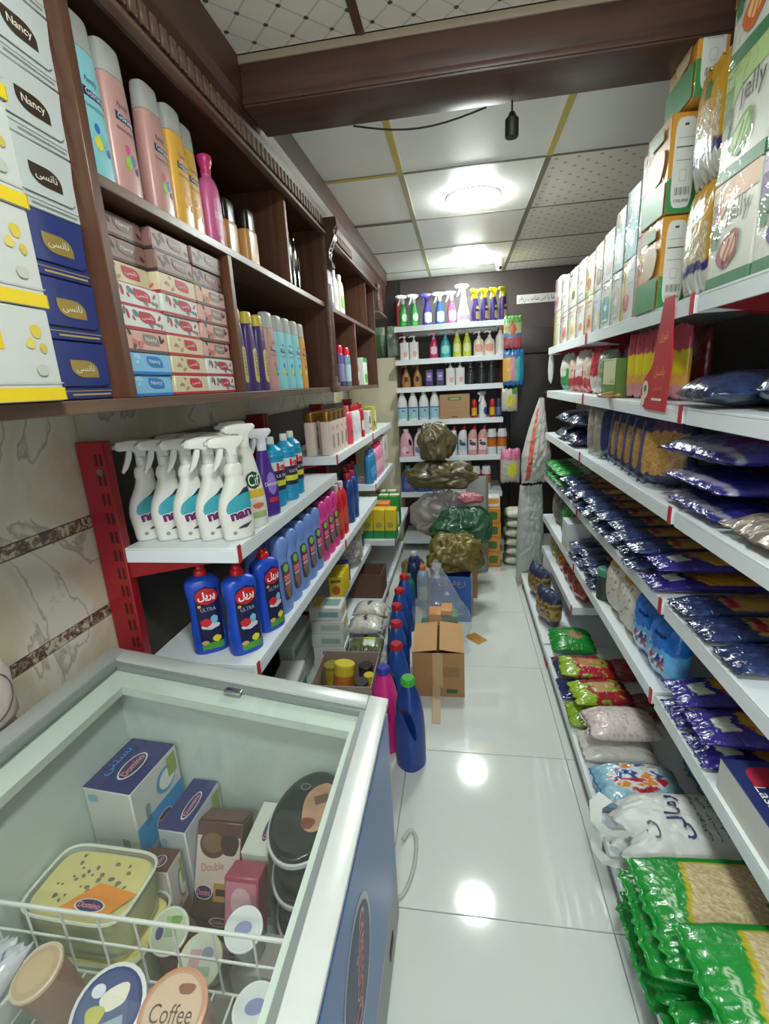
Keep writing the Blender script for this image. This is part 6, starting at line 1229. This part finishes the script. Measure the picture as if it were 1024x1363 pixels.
flat_text(t, 'زعفران', INK('#c9843a'), (.01, -.1458, .245), (1,0,0), (0,0,1), .16, .045); flat_shape(t, 'ell', INK('#d9dce0'), (-.02, -.1458, .18), (1,0,0), (0,0,1), .022, .022); flat_shape(t, 'rr', INK('#6a8cc4'), (.06, -.1458, .12), (1,0,0), (0,0,1), .04, .03); flat_shape(t, 'rect', INK('#7f9ccc'), (.05, -.1458, .05), (1,0,0), (0,0,1), .06, .006)
tag(obj('orange_paper', ([(0,0,.0015),(.06,.046,.0015),(.128,-.034,.0015),(.077,-.085,.0015),(.0,0,.0008),(.06,.046,.0008),(.128,-.034,.0008),(.077,-.085,.0008)], [(0,1,2,3),(7,6,5,4),(0,4,5,1),(1,5,6,2),(2,6,7,3),(3,7,4,0)]), mat('#b0792a', .6)), 'flat orange paper card lying on the floor tiles', 'paper').location = (.008, 2.478, 0)
# clear carrier with green and orange packs
t = thing('clear_bag', 'tied clear plastic bag of green and orange packs behind the carton', 'bag', None, (-.115, 2.385, .003))
def tie(p, d):
    k = max(0, d.z); f = 1-.7*k**1.3; return [p[0]*f-.02*k, p[1]*f, p[2]+.10*k**2]
V, F = blob(.15, .115, .2, 11, 60, 44, .12, .12, .85, 2.4, tie); obj('film', (V, F), clear('#dfe6e6', .16, .08, 1.5, .6), t, angle=80)
for i, (x, y, z, w, h, c) in enumerate(((-.01, -.01, .012, .2, .13, '#2f6a34'), (.05, .0, .145, .08, .05, '#3f7a3a'), (-.03, .0, .145, .07, .06, '#e08a1c'), (.03, .0, .198, .06, .03, '#d98a24'))): obj('pack', rbox(x-w/2, x+w/2, y-.05, y+.05, z, z+h, .006), mat(c, .45, var=.1, scale=30), t)
obj('knot', xf(loft([(0,.02,.02),(.02,.012,.012),(.05,.022,.018),(.075,.03,.01)], 14), Matrix.Translation((-.02, 0, .40))), clear('#dfe6e6', .3, .1, 1.45, .5), t)
# olive, green and pale bundles
OLV = mat('#6f6230', .28, var=.15, scale=9, bump=.25, coat=.3, name='olive_plastic'); OLD = mat('#5a5236', .32, var=.15, scale=9, bump=.25, coat=.2, name='dull_olive_plastic')
def bundle(nm, lab, r, seed, m, loc, rot=0, **k):
    V, F = crumple(*r, seed, **k); o = tag(obj(nm, (V, F), m, angle=75), lab, 'bag'); o.location = loc; o.rotation_euler = (0, 0, rot); return o
o = bundle('plastic_bundle', 'shiny olive plastic bundle sitting in the blue carton', (.16, .11, .13), 3, OLV, (-.05, 2.80, .292), .2, fl=.55, pleat=.09)
obj('twisted_neck', tube([(.04, -.07, .16), (.1, -.07, .175), (.15, -.04, .15), (.19, -.02, .09)], .016, 10), OLV, o)
tag(obj('folded_carton', rbox(-.16, .15, -.2, .2, 0, .34, .004), KB), 'brown carton on the floor under the green and pale bundles', 'carton').location = (-.05, 3.18, .002)
bundle('plastic_bundle', 'dark green plastic bundle behind the shiny olive one', (.18, .088, .145), 5, mat('#2f5a3f', .25, var=.25, scale=9, bump=.25, coat=.3), (-.0, 3.06, .345), .05, fl=.6, pleat=.1)
bundle('plastic_bundle', 'pale translucent bundle with grey folds behind the green one', (.21, .085, .175), 8, mat('#a29e9a', .3, var=.12, scale=8, bump=.3, coat=.3), (-.12, 3.285, .346), 0, pleat=.1, fl=.7)
bundle('plastic_bundle', 'small pink plastic bundle beside the pale one', (.08, .04, .035), 6, mat('#a8646c', .35, bump=.3, var=.2), (.06, 3.07, .635), 0)
bundle('plastic_bundle', 'wide dull olive plastic bundle lying across the pale one', (.215, .09, .1), 9, OLD, (-.14, 3.235, .70), -.06, pleat=.12)
bundle('plastic_bundle', 'upright dull olive plastic bundle on top of the pile', (.115, .085, .13), 10, OLD, (-.16, 3.235, .90), .5, pleat=.12, lean=-.3)
t = thing('grey_board', 'tall grey folded board standing beside the bundles', 'board', None, (.125, 3.43, .0)); obj('panel', xf(rbox(-.09, .05, -.006, .006, .001, .74, .002), Matrix.Rotation(.0, 4, 'X')), mat('#8f908e', .6), t); obj('side_fold', xf(rbox(0, .03, -.004, .004, .001, .74, .002), Matrix.Translation((.048, .005, 0)) @ Matrix.Rotation(.9, 4, 'Z')), mat('#868785', .6), t)
# ---- low stuff under the left trays
ZD = .10
t = opencarton('open_carton', 'open display carton of yellow cans beside the blue jugs', .25, .26, .15, mat('#9a8a80', .6), mat('#8a6a4c', .8), (0, 0, 0, 0)); place(t, -.49, 1.745, .10, .03)
def can(lab, col, topc, lab2, r=.034, h=.12):
    t = thing('food_can', lab, 'can'); obj('can', loft([(0,r*.95,r*.95),(.003,r,r),(h-.003,r,r),(h,r*.96,r*.96)], 22), mat(col, .35), t); obj('label', loft([(h*.2,r+.0004,r+.0004),(h*.75,r+.0004,r+.0004)], 22, cap=False), mat(lab2, .4, var=.35, scale=35), t); obj('lid', cyl(r*1.03, h-.004, h+.012, 22, e=.002), mat(topc, .35), t); return t
place(can('yellow plastic can with red label tilted in the open carton', '#cfb52c', '#d9c83a', '#c0702c', .042, .14), -.51, 1.71, .130, 0, rx=-.2, ry=.1); place(can('olive yellow can in the carton corner', '#a89a34', '#8f8430', '#b0a23c', .034, .12), -.568, 1.785, .108, 0); place(can('small amber can in the open carton', '#d9a02a', '#3a3a36', '#c9902a', .03, .09), -.42, 1.70, .12, 0); place(can('dark lidded can at the back of the open carton', '#3a3a3a', '#2c2c2c', '#4a4a44', .03, .1), -.425, 1.82, .108); place(can('slim yellow can at the carton side', '#cfc03a', '#cfc03a', '#b9a830', .022, .09), -.40, 1.765, .108)
place(carton('cream_carton', 'white carton with green side by the open carton', 'carton', (.1, .22, .2), '#c9cac6', [('R','rect',.0,.05,.9,.3,'#4a8a78'),('F','rect',0,.05,.8,.16,'#34386a'),('F','rr',-.1,.05,.3,.14,'#6a6a9a'),('R','rect',0,.36,.8,.06,'#5a9a86')]), -.70, 1.60, .10, .1)
place(carton('cream_carton', 'tall white and grey green carton between trays and open carton', 'carton', (.06, .3, .25), '#c3c9c4', [('R','rect',0,.3,.8,.16,'#6f9a8c'),('R','rect',0,-.1,.7,.1,'#a9b4ae')]), -.75, 1.87, .10, .02)
for i in range(3): place(carton('slim_box', 'slim %s box standing by the white carton' % ['cream', 'pink edged', 'olive edged'][i], 'box', (.02, .14, .17), ['#c9c2ae','#c9a8a8','#b0aa86'][i], [('F','rect',0,0,.7,.6,['#8a7a5a','#b03a5a','#6a6a3a'][i])]), -.83+.026*i, 1.56, .10, .05)
WBX = [('#cfd3d2','#2f86a8'), ('#d3d6d4','#34508a'), ('#ccd2d0','#9ab0ac'), ('#d0d3d0','#a9b8b4'), ('#d2d4d2','#7fa09a')]
for i in range(5):
    b, c = WBX[i]; place(carton('soap_carton', 'white soap carton with %s print, %s of the stack' % (['teal', 'navy', 'pale green', 'grey green', 'sage'][i], ['lowest', 'second', 'third', 'fourth', 'topmost'][i]), 'carton', (.15, .12, .066), b, [('T','rect',.15,0,.5,.6,c),('F','rect',.1,0,.6,.4,c),('R','rect',0,0,.6,.4,'#c9a83a' if i > 2 else c),('T','rect',-.3,0,.25,.7,'#cfae3a' if i == 4 else '#b9c4c0')]), -.625+.004*(i % 2), 1.985, .10+i*.0675, .04)
def napkin(u, v, s): return '#4a4448' if abs(v) < .14 and u > -.2 else ('#b9b4ae' if noise.noise(Vector((u*7, v*7, 2))) > .05 else '#cdc9c4')
for i, (x, y, dz) in enumerate(((-.455, 1.99, 0), (-.49, 2.16, 0), (-.49, 2.17, .094), (-.50, 2.33, 0), (-.50, 2.34, .094), (-.50, 2.50, 0))):
    place(bag('napkin_pack', 'white napkin pack with grey band, %s' % ['beside the open carton', 'lower, beside the soap stack', 'upper, beside the soap stack', 'lower, before the brown carton', 'upper, before the brown carton', 'under the yellow boxes tray'][i], 'napkins', (.14, .17, .08), napkin, printed(.25, .4, 28, .6), seed=130+i, nu=22, nv=26, puff=.35), x, y, ZD+dz, PI/2+.06*((i % 3)-1))
place(bag('herb_bag', 'olive herb bag with lime label before the napkins', 'bag', (.16, .12, .06), lambda u, v, s: '#a8bf3a' if abs(u-.15) < .35 and v > .1 else ('#d3d6cc' if abs(u-.15) < .35 and v > -.6 else '#5a6040'), seed=140, nu=30, nv=24), -.45, 1.985, ZD+.094, .05)
yb = carton('yellow_packet', 'yellow packet', 'packet', (.07, .03, .12), '#d9c42a', [('F','ell',0,-.1,.6,.4,'#b05a2a'),('F','rect',0,.3,.7,.12,'#7a5a20')])
ZT = ZM-.02
for k in range(5): place(yb, -.625, 2.15+.036*k, ZT, .25, 'yellow packet standing in a row on the low tray', group='yellow packets in a row')
place(carton('blue_box', 'plain blue box beside the yellow packets', 'box', (.1, .06, .1), '#33488f', [('F','rr',0,0,.5,.4,'#4a62a8')]), -.66, 2.39, ZT, .3)
place(pouch('frozen_bag', 'crumpled clear white bag on the low tray', 'bag', (.18, .17, .1), lambda u, v, s: '#b9b4ac' if noise.noise(Vector((u*5, v*5, 0))) > 0 else '#9a948c', printed(.2, .6, 25, .7), seed=142, wr=.25), -.67, 2.58, ZT, .5)
place(carton('beige_box', 'beige box with pink corner on the low tray', 'box', (.09, .07, .17), '#bdb294', [('F',[(-.045,.085),(-.02,.085),(-.045,.03)],0,0,1,1,'#b8506a')]), -.66, 2.74, ZT, .5)
place(can('white and navy striped can on the low tray end', '#d3d6da', '#c9ccd0', '#2a3a6a', .036, .15), -.66, 2.87, ZT)
place(opencarton('open_carton', 'brown open carton on the base deck under the yellow boxes', .2, .2, .16, mat('#6a4a38', .8), mat('#7a5a44', .8), (0, 0, 0, 0)), -.60, 2.84, ZD)
place(bag('napkin_pack', 'white napkin pack lying in the brown open carton', 'napkins', (.14, .16, .07), napkin, printed(.25, .4, 28, .6), seed=150), -.60, 2.84, ZD+.006, 0)
GJ = plainbottle('cleaner_bottle', 'green bottle with white label past the blue jugs', 'cleaner', '#1f7a5a', .27, .04, .035, '#3a8a70', lab='#cfd8d4', neck=.45); place(GJ, -.33, 2.74, 0)
place(plainbottle('cleaner_bottle', 'clear blue bottle with orange cap past the blue jugs', 'cleaner', '#9ab4cc', .28, .04, .035, '#d97a3a', lab='#c9d2dc', neck=.45), -.25, 2.86, 0)
place(plainbottle('cleaner_bottle', 'navy bottle by the blue carton', 'cleaner', '#2a2f62', .29, .045, .038, '#2a2f62', neck=.45), -.32, 2.98, 0); place(plainbottle('cleaner_bottle', 'indigo bottle beside the navy one', 'cleaner', '#3a3f86', .28, .045, .038, '#d3d6da', lab='#8a8fc0', neck=.45), -.33, 3.12, 0)
o = bundle('plastic_bundle', 'small khaki net bag under the deep tray', (.08, .07, .09), 21, mat('#7a7448', .5, var=.3, scale=25), (-.36, 3.3, .0), 0)
# power cable of the freezer
cp3 = [(-.195, 1.18, .012), (-.175, 1.22, .008), (-.155, 1.2, .006), (-.15, 1.12, .006), (-.17, 1.03, .006), (-.21, .99, .008), (-.27, .975, .03)]
cs = [tuple(p) for p in smoothprof(cp3, 6)]; tag(obj('power_cable', tube(cs, .006, 8), mat('#b9b8b0', .5)), 'grey power cable curling from behind the freezer', 'cable')
# ================================================================ labels of look-alikes in a row: counted from a landmark
ORD = ['first', 'second', 'third', 'fourth', 'fifth', 'sixth', 'seventh', 'eighth', 'ninth', 'tenth', 'eleventh', 'twelfth']
ROWS = {'white teal-labelled sprays at the tray end': ('white trigger spray bottle with teal label, %s from the red upright', 0, 1),
 'white sprays behind the front row': ('white trigger spray bottle behind the front sprays, %s from the wall', 0, 1),
 'amber shampoos': ('amber yellow shampoo bottle on the upper shelf, %s from the bright pink one', 1, -1),
 'black capped amber bottles': ('square amber bottle with black cap, %s from the bright pink bottle', 1, 1),
 'glossy black bottles': ('tall glossy black bottle, %s from the carved corbel', 1, -1),
 'purple bottles with yellow labels': ('purple bottle with yellow label, %s from the tissue boxes', 1, 1),
 'sky blue shampoos in lower bay': ('sky blue shampoo in the lower bay, %s from the purple bottles', 1, 1),
 'ribbed turquoise bottles': ('ribbed turquoise drain cleaner bottle, %s from the purple spray', 1, 1),
 'cream bottles with gold caps': ('cream bottle with gold cap in the front row, %s from the coral bottle', 1, -1),
 'cream bottles in the rear row': ('cream bottle with gold cap in the rear row, %s from the coral bottle', 1, -1),
 'white bottles with red caps': ('white bottle with red cap, %s from the coral red bottle', 1, 1),
 'periwinkle toilet cleaners': ('periwinkle blue toilet cleaner bottle, %s from the dish soap bottles', 1, 1),
 'toilet cleaners in rear row': ('blue toilet cleaner bottle in the shaded rear row, %s from the tray end', 1, 1),
 'magenta toilet cleaners': ('magenta toilet cleaner bottle, %s from the periwinkle ones', 1, 1),
 'red cleaner bottles': ('red cleaner bottle with white neck, %s from the magenta ones', 1, 1),
 'dark blue bottles': ('dark blue bottle with red cap, %s from the red cleaners', 1, 1),
 'dark blue bottles set back': ('dark blue bottle set back near the tray end, %s from the red cleaners', 1, 1),
 'teal blue softeners': ('teal blue softener bottle, %s from the pink softeners', 1, -1),
 'pink softeners': ('pink softener bottle, %s from the teal blue ones', 1, 1),
 'yellow and green boxes': ('yellow box with green foot on the deep tray, %s from the wall', 0, 1),
 'green sprays on the back shelf': ('green trigger spray on the top back shelf, %s from the indigo spray', 0, -1),
 'violet sprays with yellow heads': ('violet spray with yellow head, %s from the tall lilac spray', 0, 1),
 'square white pump bottles': ('square white pump bottle on the second back shelf, %s from the raspberry one', 0, -1),
 'square white pumps on the third shelf': ('square white pump bottle on the third shelf, %s from the purple boxes', 0, 1),
 'lime pump soaps': ('lime green pump soap bottle, %s from the turquoise one', 0, 1), 'peach pump soaps': ('peach and white pump soap bottle, %s from the lime ones', 0, 1),
 'gold pump soaps': ('gold sculpted pump soap bottle, %s from the purple boxes', 0, -1), 'dark purple boxes': ('dark purple box with lilac label, %s from the gold bottles', 0, 1),
 'smoky pump bottles': ('dark smoky pump bottle on the third shelf, %s from the white pumps', 0, 1), 'white bleach bottles': ('white bleach bottle with aqua label, %s from the cardboard box', 0, -1),
 'red and yellow cans': ('red and yellow aerosol can, %s from the cardboard box', 0, 1), 'white red-capped cleaners': ('white toilet cleaner with red cap, %s from the rose ones', 0, -1),
 'rose cleaners': ('rose toilet cleaner with red cap, %s from the orange labelled jars', 0, -1), 'white jars with orange labels': ('white jar with orange label on the fifth shelf, %s from the rose cleaners', 0, 1),
 'white jars on the sixth shelf': ('white jar with orange label on the sixth shelf, %s from the printed sack', 0, 1),
 'pink and yellow snack sachets': ('pink and yellow snack sachet, %s from the red display card', 1, 1), 'dark red snack bags in the rear row': ('dark red snack bag in the rear row, %s from the display card', 1, 1),
 'noodle bags leaning in a row': ('clear bag of noodles with navy ends, %s from the indigo bags', 1, 1), 'navy striped pasta bags': ('navy striped pasta bag standing, %s from the noodle bags', 1, 1),
 'navy spaghetti packs, lower layer': ('navy spaghetti pack in the lower layer, %s from the violet packs', 1, 1), 'navy spaghetti packs, upper layer': ('navy spaghetti pack in the upper layer, %s from the violet packs', 1, 1),
 'green packs on the fourth tray': ('green pack in the lower layer of the fourth tray, %s from the navy ones', 1, 1), 'green packs, upper layer': ('green pack in the upper layer of the fourth tray, %s from the navy ones', 1, 1),
 'bright blue bags': ('bright blue film bag on the fifth tray, %s from the violet packs', 1, 1), 'white printed bags': ('white printed bag on the fifth tray, %s from the blue bags', 1, 1),
 'navy packs on the fifth tray, lower layer': ('navy pack in the lower layer of the fifth tray, %s from the green lid', 1, 1), 'navy packs on the fifth tray, upper layer': ('navy pack in the upper layer of the fifth tray, %s from the green lid', 1, 1),
 'red bags on the low tray': ('shiny red snack bag on the extra low tray, %s from its near edge', 1, 1), 'blue jugs with red caps': ('blue detergent jug with red cap, %s from the pink jug', 1, 1),
 'yellow packets in a row': ('yellow packet standing on the low tray, %s from the plain blue box', 1, -1), 'green and white boxes': ('green and white box behind the yellow boxes, %s counted from the wall', 0, 1)}
tops = [o for o in bpy.data.objects if o.parent is None and o.get('group')]
for g, (tmpl, ax, sgn) in ROWS.items():
    m = sorted([o for o in tops if o['group'] == g], key=lambda o: sgn*(o.location[ax]+.001*o.location[1-ax]))
    for i, o in enumerate(m): o['label'] = tmpl % ORD[i]
for o in list(bpy.data.objects):   # nothing unused stays behind
    if o.type == 'EMPTY' and not o.children: bpy.data.objects.remove(o)
